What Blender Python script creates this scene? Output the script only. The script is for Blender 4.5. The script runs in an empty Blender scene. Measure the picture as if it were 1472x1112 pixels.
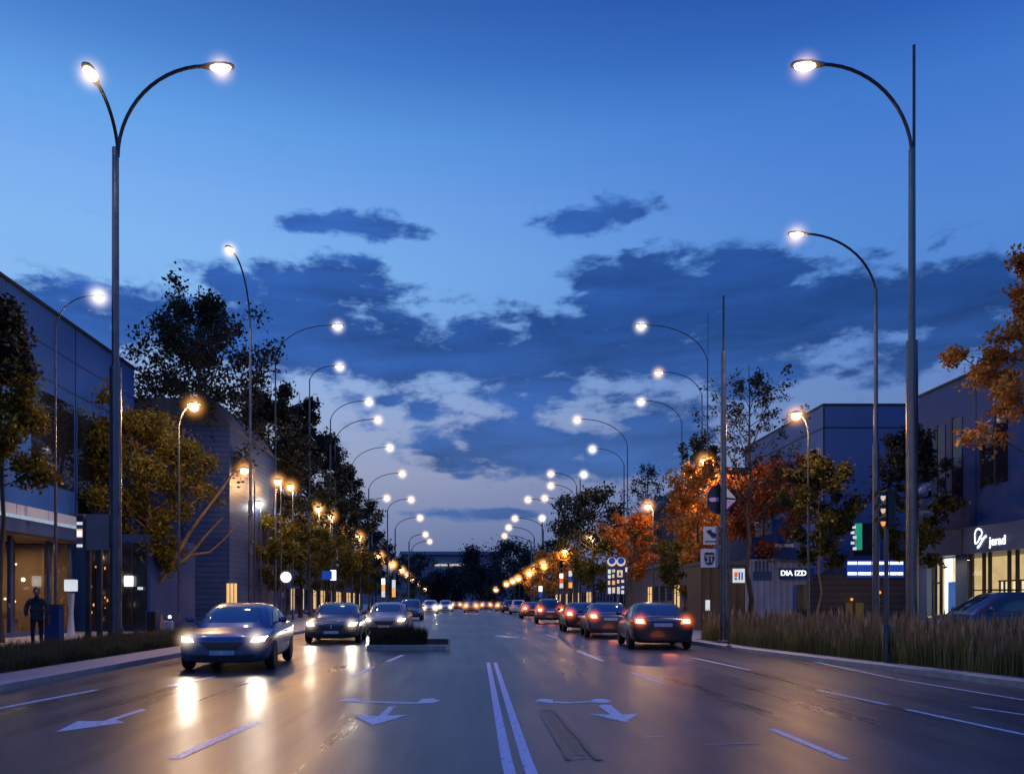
import bpy, bmesh, math, random
import numpy as np
from mathutils import Vector, Matrix
from mathutils.bvhtree import BVHTree

S = bpy.context.scene
COL = S.collection
PI = math.pi
rnd = random.Random(11)

# ------------------------------------------------------------------ survey of the street
# Street runs along +Y, camera 1.5 m above the carriageway at the origin.
FX, CX, CY, CAMH = 1200.0, 670.0, 864.0, 1.5
def gx(px, D): return (px - CX) / FX * D
def gz(py, D): return CAMH - (py - CY) / FX * D
def gd(py, z=0.0): return (CAMH - z) * FX / (py - CY)
def road_pt(px, py, z=0.0):
    D = gd(py, z); return (gx(px, D), D)
PAVE = 0.12

def srgb(r, g, b):
    f = lambda c: (c/255.0)/12.92 if c/255.0 <= 0.04045 else ((c/255.0+0.055)/1.055)**2.4
    return (f(r), f(g), f(b), 1.0)

# ------------------------------------------------------------------ materials
def nt_new(name):
    m = bpy.data.materials.new(name); m.use_nodes = True
    nt = m.node_tree; nt.nodes.clear()
    out = nt.nodes.new('ShaderNodeOutputMaterial')
    return m, nt, out

def mat(name, c1, c2=None, rough=0.5, metal=0.0, scale=4.0, bump=0.0, bscale=40.0, coat=0.0, rvar=0.0, stretch=(1,1,1), spec=0.5, detail=6):
    m, nt, out = nt_new(name)
    N, L = nt.nodes, nt.links
    p = N.new('ShaderNodeBsdfPrincipled'); L.new(p.outputs[0], out.inputs[0])
    p.inputs['Roughness'].default_value = rough; p.inputs['Metallic'].default_value = metal
    p.inputs['Coat Weight'].default_value = coat; p.inputs['Coat Roughness'].default_value = 0.06
    p.inputs['Specular IOR Level'].default_value = spec
    c2 = c2 or tuple(x*0.75 for x in c1[:3])
    tc = N.new('ShaderNodeTexCoord'); mp = N.new('ShaderNodeMapping'); mp.inputs['Scale'].default_value = stretch
    L.new(tc.outputs['Object'], mp.inputs[0])
    no = N.new('ShaderNodeTexNoise'); no.inputs['Scale'].default_value = scale; no.inputs['Detail'].default_value = detail
    L.new(mp.outputs[0], no.inputs['Vector'])
    rp = N.new('ShaderNodeValToRGB'); rp.color_ramp.elements[0].position = .3; rp.color_ramp.elements[1].position = .7
    rp.color_ramp.elements[0].color = (*c2[:3], 1); rp.color_ramp.elements[1].color = (*c1[:3], 1)
    L.new(no.outputs[0], rp.inputs[0]); L.new(rp.outputs[0], p.inputs['Base Color'])
    if rvar:
        mr = N.new('ShaderNodeMapRange'); mr.inputs['To Min'].default_value = max(.02, rough-rvar); mr.inputs['To Max'].default_value = rough+rvar
        mr.inputs['From Min'].default_value = .3; mr.inputs['From Max'].default_value = .7
        L.new(no.outputs[0], mr.inputs[0]); L.new(mr.outputs[0], p.inputs['Roughness'])
    if bump:
        nb = N.new('ShaderNodeTexNoise'); nb.inputs['Scale'].default_value = bscale; nb.inputs['Detail'].default_value = 4
        L.new(tc.outputs['Object'], nb.inputs['Vector'])
        b = N.new('ShaderNodeBump'); b.inputs['Strength'].default_value = bump; b.inputs['Distance'].default_value = .02
        L.new(nb.outputs[0], b.inputs['Height']); L.new(b.outputs[0], p.inputs['Normal'])
    return m

def glow(name, col, strength, sample=False):
    m, nt, out = nt_new(name)
    e = nt.nodes.new('ShaderNodeEmission'); e.inputs[0].default_value = (*col[:3], 1); e.inputs[1].default_value = strength
    # slight unevenness of the lit surface
    tc = nt.nodes.new('ShaderNodeTexCoord'); no = nt.nodes.new('ShaderNodeTexNoise'); no.inputs['Scale'].default_value = 3
    nt.links.new(tc.outputs['Object'], no.inputs['Vector'])
    mr = nt.nodes.new('ShaderNodeMapRange'); mr.inputs['To Min'].default_value = strength*.7; mr.inputs['To Max'].default_value = strength*1.3
    nt.links.new(no.outputs[0], mr.inputs[0]); nt.links.new(mr.outputs[0], e.inputs[1])
    nt.links.new(e.outputs[0], out.inputs[0])
    m.cycles.emission_sampling = 'AUTO' if sample else 'NONE'
    return m

def leaf_mat(name, c1, c2, trans=.3):
    m, nt, out = nt_new(name); N, L = nt.nodes, nt.links
    at = N.new('ShaderNodeAttribute'); at.attribute_name = 'shade'
    rp = N.new('ShaderNodeValToRGB'); rp.color_ramp.elements[0].color = (*c1[:3],1); rp.color_ramp.elements[1].color = (*c2[:3],1)
    L.new(at.outputs['Fac'], rp.inputs[0])
    p = N.new('ShaderNodeBsdfPrincipled'); p.inputs['Roughness'].default_value = .55; p.inputs['Specular IOR Level'].default_value = .25
    t = N.new('ShaderNodeBsdfTranslucent'); mx = N.new('ShaderNodeMixShader'); mx.inputs[0].default_value = trans
    L.new(rp.outputs[0], p.inputs['Base Color']); L.new(rp.outputs[0], t.inputs[0])
    L.new(p.outputs[0], mx.inputs[1]); L.new(t.outputs[0], mx.inputs[2]); L.new(mx.outputs[0], out.inputs[0])
    return m

def glass_mat(name, tint=(.7,.8,.9), rough=.02, refl=.12):
    m, nt, out = nt_new(name); N, L = nt.nodes, nt.links
    t = N.new('ShaderNodeBsdfTransparent'); t.inputs[0].default_value = (*tint,1)
    g = N.new('ShaderNodeBsdfGlossy'); g.inputs['Roughness'].default_value = rough
    fr = N.new('ShaderNodeLayerWeight'); fr.inputs[0].default_value = .5
    pw = N.new('ShaderNodeMath'); pw.operation = 'POWER'; pw.inputs[1].default_value = 4; L.new(fr.outputs['Facing'], pw.inputs[0])
    ad = N.new('ShaderNodeMath'); ad.operation = 'MULTIPLY_ADD'; ad.inputs[1].default_value = .7; ad.inputs[2].default_value = refl*.6
    L.new(pw.outputs[0], ad.inputs[0])
    mx = N.new('ShaderNodeMixShader'); L.new(ad.outputs[0], mx.inputs[0]); L.new(t.outputs[0], mx.inputs[1]); L.new(g.outputs[0], mx.inputs[2])
    L.new(mx.outputs[0], out.inputs[0]); return m

def halo_mat(name, col, strength):  # self-lit volume that imitates bloom around a light, not mist in the air
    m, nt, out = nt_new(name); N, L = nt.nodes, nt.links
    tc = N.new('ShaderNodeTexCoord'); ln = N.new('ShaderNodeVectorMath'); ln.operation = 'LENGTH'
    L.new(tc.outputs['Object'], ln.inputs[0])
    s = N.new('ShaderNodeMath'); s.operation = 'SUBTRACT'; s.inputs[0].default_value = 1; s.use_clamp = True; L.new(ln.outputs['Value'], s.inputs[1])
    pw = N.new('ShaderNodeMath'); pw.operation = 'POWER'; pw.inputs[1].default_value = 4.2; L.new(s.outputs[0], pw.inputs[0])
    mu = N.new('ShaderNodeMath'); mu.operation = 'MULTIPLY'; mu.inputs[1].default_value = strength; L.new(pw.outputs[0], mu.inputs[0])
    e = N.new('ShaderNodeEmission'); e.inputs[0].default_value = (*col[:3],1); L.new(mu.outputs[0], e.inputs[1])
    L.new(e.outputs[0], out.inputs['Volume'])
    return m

M = {}
def asphalt():
    m, nt, out = nt_new('asphalt'); N, L = nt.nodes, nt.links
    p = N.new('ShaderNodeBsdfPrincipled'); L.new(p.outputs[0], out.inputs[0])
    tc = N.new('ShaderNodeTexCoord')
    def noise(scale, stretch=(1,1,1), det=6, rough=.55):
        mp = N.new('ShaderNodeMapping'); mp.inputs['Scale'].default_value = stretch; L.new(tc.outputs['Object'], mp.inputs[0])
        n = N.new('ShaderNodeTexNoise'); n.inputs['Scale'].default_value = scale; n.inputs['Detail'].default_value = det; n.inputs['Roughness'].default_value = rough
        L.new(mp.outputs[0], n.inputs['Vector']); return n
    wear = noise(.75, (1,.10,1), 8, .62); fine = noise(38, det=4, rough=.7); patch = noise(.22, (1,.5,1), 3); streak = noise(1.9, (1,.035,1), 6, .6)
    rp = N.new('ShaderNodeValToRGB'); e = rp.color_ramp.elements
    e[0].position = .32; e[0].color = (.013,.019,.031,1); e[1].position = .7; e[1].color = (.031,.040,.060,1)
    L.new(wear.outputs[0], rp.inputs[0])
    rs = N.new('ShaderNodeValToRGB'); rs.color_ramp.elements[0].position = .36; rs.color_ramp.elements[0].color = (.55,.56,.6,1); rs.color_ramp.elements[1].position = .62; rs.color_ramp.elements[1].color = (1.15,1.15,1.15,1)
    L.new(streak.outputs[0], rs.inputs[0])
    m0 = N.new('ShaderNodeMix'); m0.data_type = 'RGBA'; m0.blend_type = 'MULTIPLY'; m0.inputs[0].default_value = 1; L.new(rp.outputs[0], m0.inputs[6]); L.new(rs.outputs[0], m0.inputs[7])
    mx = N.new('ShaderNodeMix'); mx.data_type = 'RGBA'; mx.blend_type = 'MULTIPLY'; mx.inputs[0].default_value = .9
    rp2 = N.new('ShaderNodeValToRGB'); rp2.color_ramp.elements[0].position = .35; rp2.color_ramp.elements[0].color = (.4,.4,.42,1); rp2.color_ramp.elements[1].position = .66; rp2.color_ramp.elements[1].color = (1.45,1.45,1.45,1)
    L.new(fine.outputs[0], rp2.inputs[0]); L.new(m0.outputs[2], mx.inputs[6]); L.new(rp2.outputs[0], mx.inputs[7])
    # cracks: thin dark wandering lines
    v = N.new('ShaderNodeTexVoronoi'); v.feature = 'DISTANCE_TO_EDGE'; v.inputs['Scale'].default_value = .11
    wn = noise(.9, det=5); va = N.new('ShaderNodeVectorMath'); va.operation = 'MULTIPLY_ADD'
    va.inputs[1].default_value = (.9,.9,0); L.new(wn.outputs['Color'], va.inputs[0]); L.new(tc.outputs['Object'], va.inputs[2]); L.new(va.outputs[0], v.inputs['Vector'])
    cr = N.new('ShaderNodeMapRange'); cr.inputs['From Min'].default_value = .0; cr.inputs['From Max'].default_value = .006; cr.inputs['To Min'].default_value = .35
    L.new(v.outputs['Distance'], cr.inputs[0])
    mx2 = N.new('ShaderNodeMix'); mx2.data_type = 'RGBA'; mx2.blend_type = 'MULTIPLY'; mx2.inputs[0].default_value = 1
    L.new(mx.outputs[2], mx2.inputs[6]); L.new(cr.outputs[0], mx2.inputs[7]); L.new(mx2.outputs[2], p.inputs['Base Color'])
    mr = N.new('ShaderNodeMapRange'); mr.inputs['From Min'].default_value = .3; mr.inputs['From Max'].default_value = .7; mr.inputs['To Min'].default_value = .23; mr.inputs['To Max'].default_value = .36
    L.new(patch.outputs[0], mr.inputs[0])
    ad = N.new('ShaderNodeMath'); ad.operation = 'MULTIPLY_ADD'; ad.inputs[1].default_value = .36; L.new(streak.outputs[0], ad.inputs[0]); L.new(mr.outputs[0], ad.inputs[2])
    sb = N.new('ShaderNodeMath'); sb.operation = 'SUBTRACT'; sb.inputs[1].default_value = .14; L.new(ad.outputs[0], sb.inputs[0]); L.new(sb.outputs[0], p.inputs['Roughness'])
    b = N.new('ShaderNodeBump'); b.inputs['Strength'].default_value = .3; b.inputs['Distance'].default_value = .01
    L.new(fine.outputs[0], b.inputs['Height']); L.new(b.outputs[0], p.inputs['Normal'])
    p.inputs['Specular IOR Level'].default_value = .85
    return m

def ridged(name, c1, c2, axis, freq, rough=.5, width=.5, bump=.6):
    """cladding with ribs along an axis: 2 = horizontal boards, 0 = vertical ribs"""
    m, nt, out = nt_new(name); N, L = nt.nodes, nt.links
    p = N.new('ShaderNodeBsdfPrincipled'); p.inputs['Roughness'].default_value = rough; L.new(p.outputs[0], out.inputs[0])
    tc = N.new('ShaderNodeTexCoord'); sp = N.new('ShaderNodeSeparateXYZ'); L.new(tc.outputs['Object'], sp.inputs[0])
    mu = N.new('ShaderNodeMath'); mu.operation = 'MULTIPLY'; mu.inputs[1].default_value = freq; L.new(sp.outputs[axis], mu.inputs[0])
    fr = N.new('ShaderNodeMath'); fr.operation = 'FRACT'; L.new(mu.outputs[0], fr.inputs[0])
    rp = N.new('ShaderNodeValToRGB'); e = rp.color_ramp.elements
    e[0].position = 0; e[0].color = (*[x*.35 for x in c2[:3]],1); e[1].position = 1; e[1].color = (*c1[:3],1)
    k = e.new(.1); k.color = (*c2[:3],1)
    L.new(fr.outputs[0], rp.inputs[0])
    no = N.new('ShaderNodeTexNoise'); no.inputs['Scale'].default_value = 1.3; no.inputs['Detail'].default_value = 5; L.new(tc.outputs['Object'], no.inputs['Vector'])
    mr = N.new('ShaderNodeMapRange'); mr.inputs['To Min'].default_value = .6; mr.inputs['To Max'].default_value = 1.25; L.new(no.outputs[0], mr.inputs[0])
    mx = N.new('ShaderNodeMix'); mx.data_type = 'RGBA'; mx.blend_type = 'MULTIPLY'; mx.inputs[0].default_value = 1
    L.new(rp.outputs[0], mx.inputs[6]); L.new(mr.outputs[0], mx.inputs[7]); L.new(mx.outputs[2], p.inputs['Base Color'])
    b = N.new('ShaderNodeBump'); b.inputs['Strength'].default_value = bump; b.inputs['Distance'].default_value = .03
    L.new(fr.outputs[0], b.inputs['Height']); L.new(b.outputs[0], p.inputs['Normal'])
    return m

M['asphalt'] = asphalt()
def worn(name, c1, c2, lo, hi, scale=16):
    m = mat(name, c1, c2, rough=.42, scale=scale, bump=.15, detail=9)
    e = [n for n in m.node_tree.nodes if n.type == 'VALTORGB'][0].color_ramp.elements; e[0].position = lo; e[1].position = hi
    return m
M['paint'] = worn('road_paint', (.74,.76,.80), (.10,.105,.12), .30, .46)
M['paint_pink'] = worn('centre_line_paint', (.80,.64,.76), (.16,.13,.17), .30, .44)
M['paint_old'] = mat('worn_road_paint', (.45,.4,.36), (.16,.15,.15), rough=.45, scale=14)
M['skid'] = mat('skid_rubber', (.010,.012,.016), (.03,.034,.042), rough=.36, scale=8, stretch=(1,4,1))
M['kerb'] = mat('kerb_concrete', (.46,.42,.38), (.3,.28,.26), rough=.75, scale=5, bump=.3)
M['pavement'] = mat('pavement_slabs', (.33,.31,.30), (.22,.21,.2), rough=.55, scale=2.2, bump=.15, rvar=.12)
M['ground'] = mat('dark_ground', (.07,.07,.06), (.04,.045,.035), rough=.9, scale=.4)
M['soil'] = mat('bed_soil', (.05,.045,.03), (.03,.03,.02), rough=.95, scale=6)
M['steel'] = mat('pole_steel', (.13,.145,.18), (.09,.10,.13), rough=.32, metal=.75, scale=3, rvar=.08)
M['steel_dark'] = mat('dark_pole_steel', (.06,.065,.08), (.04,.042,.05), rough=.35, metal=.6, scale=3)
M['head'] = mat('lamp_casting', (.20,.18,.16), (.14,.12,.1), rough=.4, metal=.5, scale=6)
M['black'] = mat('black_plastic', (.012,.012,.014), (.02,.02,.022), rough=.4, scale=6)
M['rubber'] = mat('tyre_rubber', (.014,.014,.015), (.022,.022,.022), rough=.75, scale=20, bump=.2)
M['alloy'] = mat('alloy_rim', (.42,.43,.46), (.3,.31,.33), rough=.25, metal=.9, scale=8)
M['chrome'] = mat('bright_trim', (.6,.62,.66), (.5,.5,.54), rough=.15, metal=1, scale=8)
M['carglass'] = mat('car_glass', (.012,.018,.03), (.01,.014,.024), rough=.04, scale=1, spec=1.0, coat=.6)
M['plate_white'] = mat('number_plate_white', (.7,.72,.76), (.55,.57,.6), rough=.35, scale=18)
M['plate_blue'] = mat('number_plate_blue', (.16,.26,.5), (.5,.55,.66), rough=.35, scale=11)
def paint(n, c): return mat(n, c, tuple(x*.92 for x in c), rough=.3, metal=.3, scale=2, coat=.45)
M['car_blue'] = paint('slate_blue_paint', (.045,.09,.20))
M['car_grey'] = paint('graphite_paint', (.07,.075,.09))
M['car_silver'] = paint('silver_blue_paint', (.17,.19,.23))
M['car_dark'] = paint('near_black_paint', (.016,.018,.023))
M['car_brown'] = paint('steel_grey_paint', (.06,.065,.08))
M['car_white'] = paint('white_car_paint', (.62,.62,.62))
M['car_navy'] = paint('navy_car_paint', (.03,.05,.1))
M['bark'] = mat('bark', (.12,.09,.06), (.06,.045,.03), rough=.85, scale=7, bump=.5, stretch=(1,1,.25))
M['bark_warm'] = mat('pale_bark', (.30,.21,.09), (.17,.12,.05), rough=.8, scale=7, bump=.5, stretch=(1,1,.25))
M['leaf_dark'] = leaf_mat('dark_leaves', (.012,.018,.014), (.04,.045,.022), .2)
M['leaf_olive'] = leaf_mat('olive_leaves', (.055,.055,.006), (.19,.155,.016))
M['leaf_gold'] = leaf_mat('golden_leaves', (.40,.15,.02), (.70,.38,.07))
M['leaf_rust'] = leaf_mat('rust_leaves', (.20,.05,.012), (.36,.10,.02))
M['leaf_orange'] = leaf_mat('orange_leaves', (.36,.10,.014), (.66,.26,.04))
M['leaf_far'] = leaf_mat('far_dark_leaves', (.012,.016,.02), (.03,.032,.03), .1)
M['grass'] = leaf_mat('verge_grass', (.05,.045,.015), (.13,.10,.035), .2)
M['grass_tall'] = leaf_mat('ornamental_grass', (.06,.065,.02), (.28,.25,.09), .25)
M['plume'] = leaf_mat('grass_plumes', (.20,.13,.065), (.46,.32,.19), .35)
M['grass_dark'] = leaf_mat('island_grass', (.012,.012,.006), (.05,.045,.02), .2)
M['panel_blue'] = mat('blue_metal_panels', (.025,.10,.36), (.02,.085,.31), rough=.5, metal=0, scale=.5, rvar=.06, spec=.25)
M['panel_navy'] = mat('navy_cladding', (.014,.052,.20), (.011,.043,.165), rough=.5, spec=.25, metal=0, scale=.6, rvar=.08)
M['panel_grey'] = mat('grey_panels', (.085,.13,.24), (.07,.11,.2), rough=.45, scale=.8, rvar=.08)
M['slate'] = mat('slate_roof', (.07,.075,.09), (.05,.05,.06), rough=.6, scale=3, bump=.3)
M['blue_wall'] = mat('bright_blue_render', (.045,.11,.30), (.04,.095,.26), rough=.5, scale=.7)
M['mirror_glass'] = mat('mirror_glazing', (.06,.08,.12), (.04,.05,.08), rough=.05, metal=.75, scale=.35, rvar=.03)
M['dark_glass'] = mat('dark_glazing', (.012,.018,.03), (.008,.012,.02), rough=.08, scale=.5, spec=.8)
M['seam'] = mat('dark_joint', (.01,.012,.02), (.008,.009,.014), rough=.6, scale=3)
M['louvre'] = ridged('blue_louvres', (.04,.09,.24), (.022,.05,.14), 2, 3.2)
M['rib_white'] = ridged('white_ribbed_metal', (.34,.40,.56), (.22,.27,.42), 0, 3.0)
M['boards'] = ridged('brown_boards', (.11,.095,.09), (.06,.05,.05), 2, 3.0)
M['slats'] = ridged('timber_slats', (.13,.085,.035), (.06,.04,.02), 0, 2.4)
M['brick'] = ridged('red_brick', (.20,.06,.035), (.13,.04,.028), 2, 9.0, rough=.8)
M['white_trim'] = mat('white_trim', (.7,.72,.76), (.6,.62,.66), rough=.4, scale=3)
M['blue_band'] = mat('deep_blue_fascia', (.03,.07,.20), (.025,.055,.16), rough=.3, scale=.7, coat=.3)
M['curtain'] = ridged('brown_curtains', (.24,.15,.085), (.10,.06,.035), 1, 1.9, rough=.8)
M['clear_glass'] = glass_mat('shop_glass')
M['frost_glass'] = mat('frosted_balustrade', (.4,.48,.62), (.3,.38,.52), rough=.2, scale=.9, spec=.8)
M['wood'] = mat('warm_timber', (.26,.14,.06), (.16,.085,.035), rough=.5, scale=4, stretch=(1,1,.2))
M['coat'] = mat('dark_coat', (.030,.034,.05), (.022,.025,.036), rough=.85, scale=14, bump=.3)
M['trousers'] = mat('dark_trousers', (.010,.011,.014), (.016,.016,.02), rough=.85, scale=14)
M['skin'] = mat('skin', (.42,.27,.2), (.36,.22,.16), rough=.55, scale=9)
M['hair'] = mat('dark_hair', (.012,.009,.008), (.02,.015,.012), rough=.6, scale=30)
M['sign_grey'] = mat('sign_back_grey', (.20,.20,.225), (.16,.16,.19), rough=.45, metal=.3, scale=2)
M['sign_white'] = mat('sign_face_white', (.55,.56,.6), (.48,.49,.53), rough=.4, scale=4)
M['sign_dark'] = mat('sign_face_dark', (.02,.024,.035), (.015,.018,.026), rough=.35, scale=4)
M['sign_lilac'] = mat('sign_face_lilac', (.6,.38,.68), (.55,.34,.62), rough=.35, scale=4)
M['far_block'] = mat('far_haze_blue', (.16,.21,.33), (.13,.18,.29), rough=.8, scale=.05)  # bluish tint of distance haze put into the base colour
M['warm_lens'] = glow('lamp_lens_warm', (1,.80,.52), 8)
M['white_lens'] = glow('lamp_lens_white', (1,.95,.86), 8)
M['amber_lens'] = glow('lamp_lens_amber', (1,.62,.28), 8)
M['headlight'] = glow('headlight_beam_lens', (1,.93,.80), 20)
M['tail'] = glow('tail_lamp_red', (1,.12,.03), 4.5)
M['tail_core'] = glow('tail_lamp_core', (1,.62,.32), 12)
M['indicator'] = glow('indicator_orange', (1,.16,.04), .9)
M['window_warm'] = glow('lit_interior_warm', (1,.62,.25), .95, True)
M['window_cream'] = glow('lit_interior_cream', (1,.74,.38), 1.5, True)
M['window_bright'] = glow('lit_door_light', (1,.93,.82), 2.4, True)
M['window_dim'] = glow('dim_interior', (1,.55,.2), .16)
M['sign_lit'] = glow('white_sign_light', (.93,.96,1), 2.0)
M['sign_lit_soft'] = glow('soft_white_sign_light', (.85,.9,1), .75)
M['sign_cream'] = glow('cream_sign_light', (1,.78,.6), .7)
M['sign_red'] = glow('red_sign_light', (1,.14,.05), .8)
M['sign_orange'] = glow('orange_sign_light', (1,.38,.08), 1.1)
M['sign_blue'] = glow('blue_sign_light', (.015,.05,.32), 1.0)
M['sign_green'] = glow('green_sign_light', (.03,.55,.36), .5)
M['poster_blue'] = glow('blue_poster_light', (.12,.28,.75), .6)
M['strip'] = glow('canopy_sky_glow', (.62,.78,1), .5)  # emission stands in for sky reflected by the white canopy edge
M['bulb'] = glow('shop_bulb', (1,.75,.42), 5)
M['halo_warm'] = halo_mat('warm_lamp_halo', (1,.66,.36), 6.0)
M['halo_white'] = halo_mat('white_lamp_halo', (1,.92,.82), 6.0)
M['halo_amber'] = halo_mat('amber_lamp_halo', (1,.42,.10), 7.5)
M['halo_red'] = halo_mat('red_lamp_halo', (1,.15,.03), 15.0)
M['halo_head'] = halo_mat('headlight_halo', (1,.76,.48), 10.0)

# ------------------------------------------------------------------ mesh building
class MB:
    def __init__(s): s.v = []; s.f = []; s.mi = []; s.cur = 0
    def add(s, vs, fs):
        o = len(s.v); s.v += [tuple(p) for p in vs]
        for f in fs: s.f.append(tuple(o+i for i in f)); s.mi.append(s.cur)
        return s
    def box(s, c, d, rz=0.0):
        x, y, z = d[0]/2, d[1]/2, d[2]/2; ca, sa = math.cos(rz), math.sin(rz)
        vs = [(c[0]+a*x*ca-b*y*sa, c[1]+a*x*sa+b*y*ca, c[2]+e*z) for a in (-1,1) for b in (-1,1) for e in (-1,1)]
        return s.add(vs, [(0,1,3,2),(4,6,7,5),(0,4,5,1),(2,3,7,6),(0,2,6,4),(1,5,7,3)])
    def span(s, x0, x1, y0, y1, z0, z1):
        return s.box(((x0+x1)/2,(y0+y1)/2,(z0+z1)/2), (abs(x1-x0),abs(y1-y0),abs(z1-z0)))
    def tube(s, pts, rad, n=8, caps=True):
        pts = [Vector(p) for p in pts]
        if not hasattr(rad, '__len__'): rad = [rad]*len(pts)
        vs, fs = [], []; up = None
        for i, p in enumerate(pts):
            t = (pts[min(i+1,len(pts)-1)] - pts[max(i-1,0)]).normalized()
            if up is None:
                up = Vector((1,0,0)) if abs(t.z) > .9 else Vector((0,0,1))
            a = (up - t*up.dot(t)).normalized(); up = a; b = t.cross(a)
            for k in range(n):
                q = 2*PI*k/n; vs.append(p + (a*math.cos(q)+b*math.sin(q))*rad[i])
        for i in range(len(pts)-1):
            for k in range(n):
                fs.append((i*n+k, i*n+(k+1)%n, (i+1)*n+(k+1)%n, (i+1)*n+k))
        if caps:
            fs.append(tuple(range(n-1,-1,-1))); fs.append(tuple((len(pts)-1)*n+k for k in range(n)))
        return s.add(vs, fs)
    def lathe(s, prof, c=(0,0,0), n=16, axis='z'):
        vs, fs = [], []
        for r, h in prof:
            for k in range(n):
                q = 2*PI*k/n; a, b = r*math.cos(q), r*math.sin(q)
                p = (a,b,h) if axis == 'z' else ((h,a,b) if axis == 'x' else (a,h,b))
                vs.append((c[0]+p[0], c[1]+p[1], c[2]+p[2]))
        for i in range(len(prof)-1):
            for k in range(n): fs.append((i*n+k, i*n+(k+1)%n, (i+1)*n+(k+1)%n, (i+1)*n+k))
        fs.append(tuple(range(n-1,-1,-1))); fs.append(tuple((len(prof)-1)*n+k for k in range(n)))
        return s.add(vs, fs)
    def ball(s, c, r, n=12, m=8, sq=(1,1,1)):
        prof = [(max(1e-4, r*math.sin(PI*i/m)), -r*math.cos(PI*i/m)) for i in range(m+1)]
        o = len(s.v); s.lathe(prof, (0,0,0), n)
        for i in range(o, len(s.v)):
            p = s.v[i]; s.v[i] = (c[0]+p[0]*sq[0], c[1]+p[1]*sq[1], c[2]+p[2]*sq[2])
        return s
    def prism(s, poly, z0, z1):
        n = len(poly)
        vs = [(x,y,z0) for x,y in poly] + [(x,y,z1) for x,y in poly]
        return s.add(vs, [tuple(range(n-1,-1,-1)), tuple(range(n,2*n))] + [(i,(i+1)%n,n+(i+1)%n,n+i) for i in range(n)])
    def wallpoly(s, poly, y0, y1):
        """polygon in (x,z) extruded along y"""
        n = len(poly)
        vs = [(x,y0,z) for x,z in poly] + [(x,y1,z) for x,z in poly]
        return s.add(vs, [tuple(range(n)), tuple(range(2*n-1,n-1,-1))] + [(i,n+i,n+(i+1)%n,(i+1)%n) for i in range(n)])
    def sidepoly(s, poly, x0, x1):
        """polygon in (y,z) extruded along x"""
        n = len(poly)
        vs = [(x0,y,z) for y,z in poly] + [(x1,y,z) for y,z in poly]
        return s.add(vs, [tuple(range(n)), tuple(range(2*n-1,n-1,-1))] + [(i,n+i,n+(i+1)%n,(i+1)%n) for i in range(n)])
    def build(s, name, mats, parent=None, smooth=False, bevel=0.0, loc=None):
        me = bpy.data.meshes.new(name); me.from_pydata(s.v, [], s.f)
        if not isinstance(mats, (list, tuple)): mats = [mats]
        for m in mats: me.materials.append(m)
        if len(mats) > 1: me.polygons.foreach_set('material_index', s.mi)
        bm = bmesh.new(); bm.from_mesh(me); bmesh.ops.recalc_face_normals(bm, faces=bm.faces)
        if bevel: bmesh.ops.bevel(bm, geom=list(bm.edges), offset=bevel, segments=2, affect='EDGES', clamp_overlap=True)
        bm.to_mesh(me); bm.free()
        if smooth:
            me.polygons.foreach_set('use_smooth', [True]*len(me.polygons))
            try: me.set_sharp_from_angle(angle=math.radians(38))
            except Exception: pass
        o = bpy.data.objects.new(name, me); COL.objects.link(o)
        if parent: o.parent = parent
        if loc: o.location = loc
        return o

LABELS = set()
def tag(o, label, cat, group=None, kind=None):
    o['label'] = label; o['category'] = cat
    if group: o['group'] = group
    if kind: o['kind'] = kind
    return o
def thing(name, label, cat, loc=(0,0,0), rz=0.0, group=None):
    o = bpy.data.objects.new(name, None); o.empty_display_size = .3; COL.objects.link(o)
    o.location = loc; o.rotation_euler = (0,0,rz)
    return tag(o, label, cat, group)
def struct(name, mb, m, label=None, cat=None):
    o = mb.build(name, m); o['kind'] = 'structure'
    if label: o['label'] = label
    if cat: o['category'] = cat
    return o
def dup(root, loc, rz=None, label=None, group=None):
    r = root.copy(); COL.objects.link(r); r.location = loc
    if rz is not None: r.rotation_euler = (0,0,rz)
    if label: r['label'] = label
    if group: r['group'] = group
    for ch in list(root.children):
        c = ch.copy(); COL.objects.link(c); c.parent = r
        for g in list(ch.children):
            d = g.copy(); COL.objects.link(d); d.parent = c
    return r
def lamp_light(name, kind, loc, energy, col, parent=None, size=.15, spot=None, aim=None, blend=.8):
    l = bpy.data.lights.new(name, kind); l.energy = energy; l.specular_factor = .35 if name == 'lamp_light' else (0.0 if name == 'tail_glow' else 1.0); l.color = col; l.shadow_soft_size = size
    if kind == 'SPOT': l.spot_size = spot; l.spot_blend = blend
    o = bpy.data.objects.new(name, l); COL.objects.link(o); o.location = loc
    if parent: o.parent = parent
    if aim is not None: o.rotation_euler = (Vector(aim)-Vector(loc)).to_track_quat('-Z','Y').to_euler()
    return o
_ico = None
def halo(parent, loc, r, m):  # added glow sphere standing in for lens bloom around a lamp
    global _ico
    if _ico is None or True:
        key = 'glow_halo_'+m.name
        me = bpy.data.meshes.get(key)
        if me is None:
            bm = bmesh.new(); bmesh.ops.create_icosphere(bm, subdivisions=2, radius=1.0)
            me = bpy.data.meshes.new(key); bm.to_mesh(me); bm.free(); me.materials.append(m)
    o = bpy.data.objects.new('glow_halo', me); COL.objects.link(o); o.parent = parent; o.location = loc; o.scale = (r,r,r)
    return o
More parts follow.
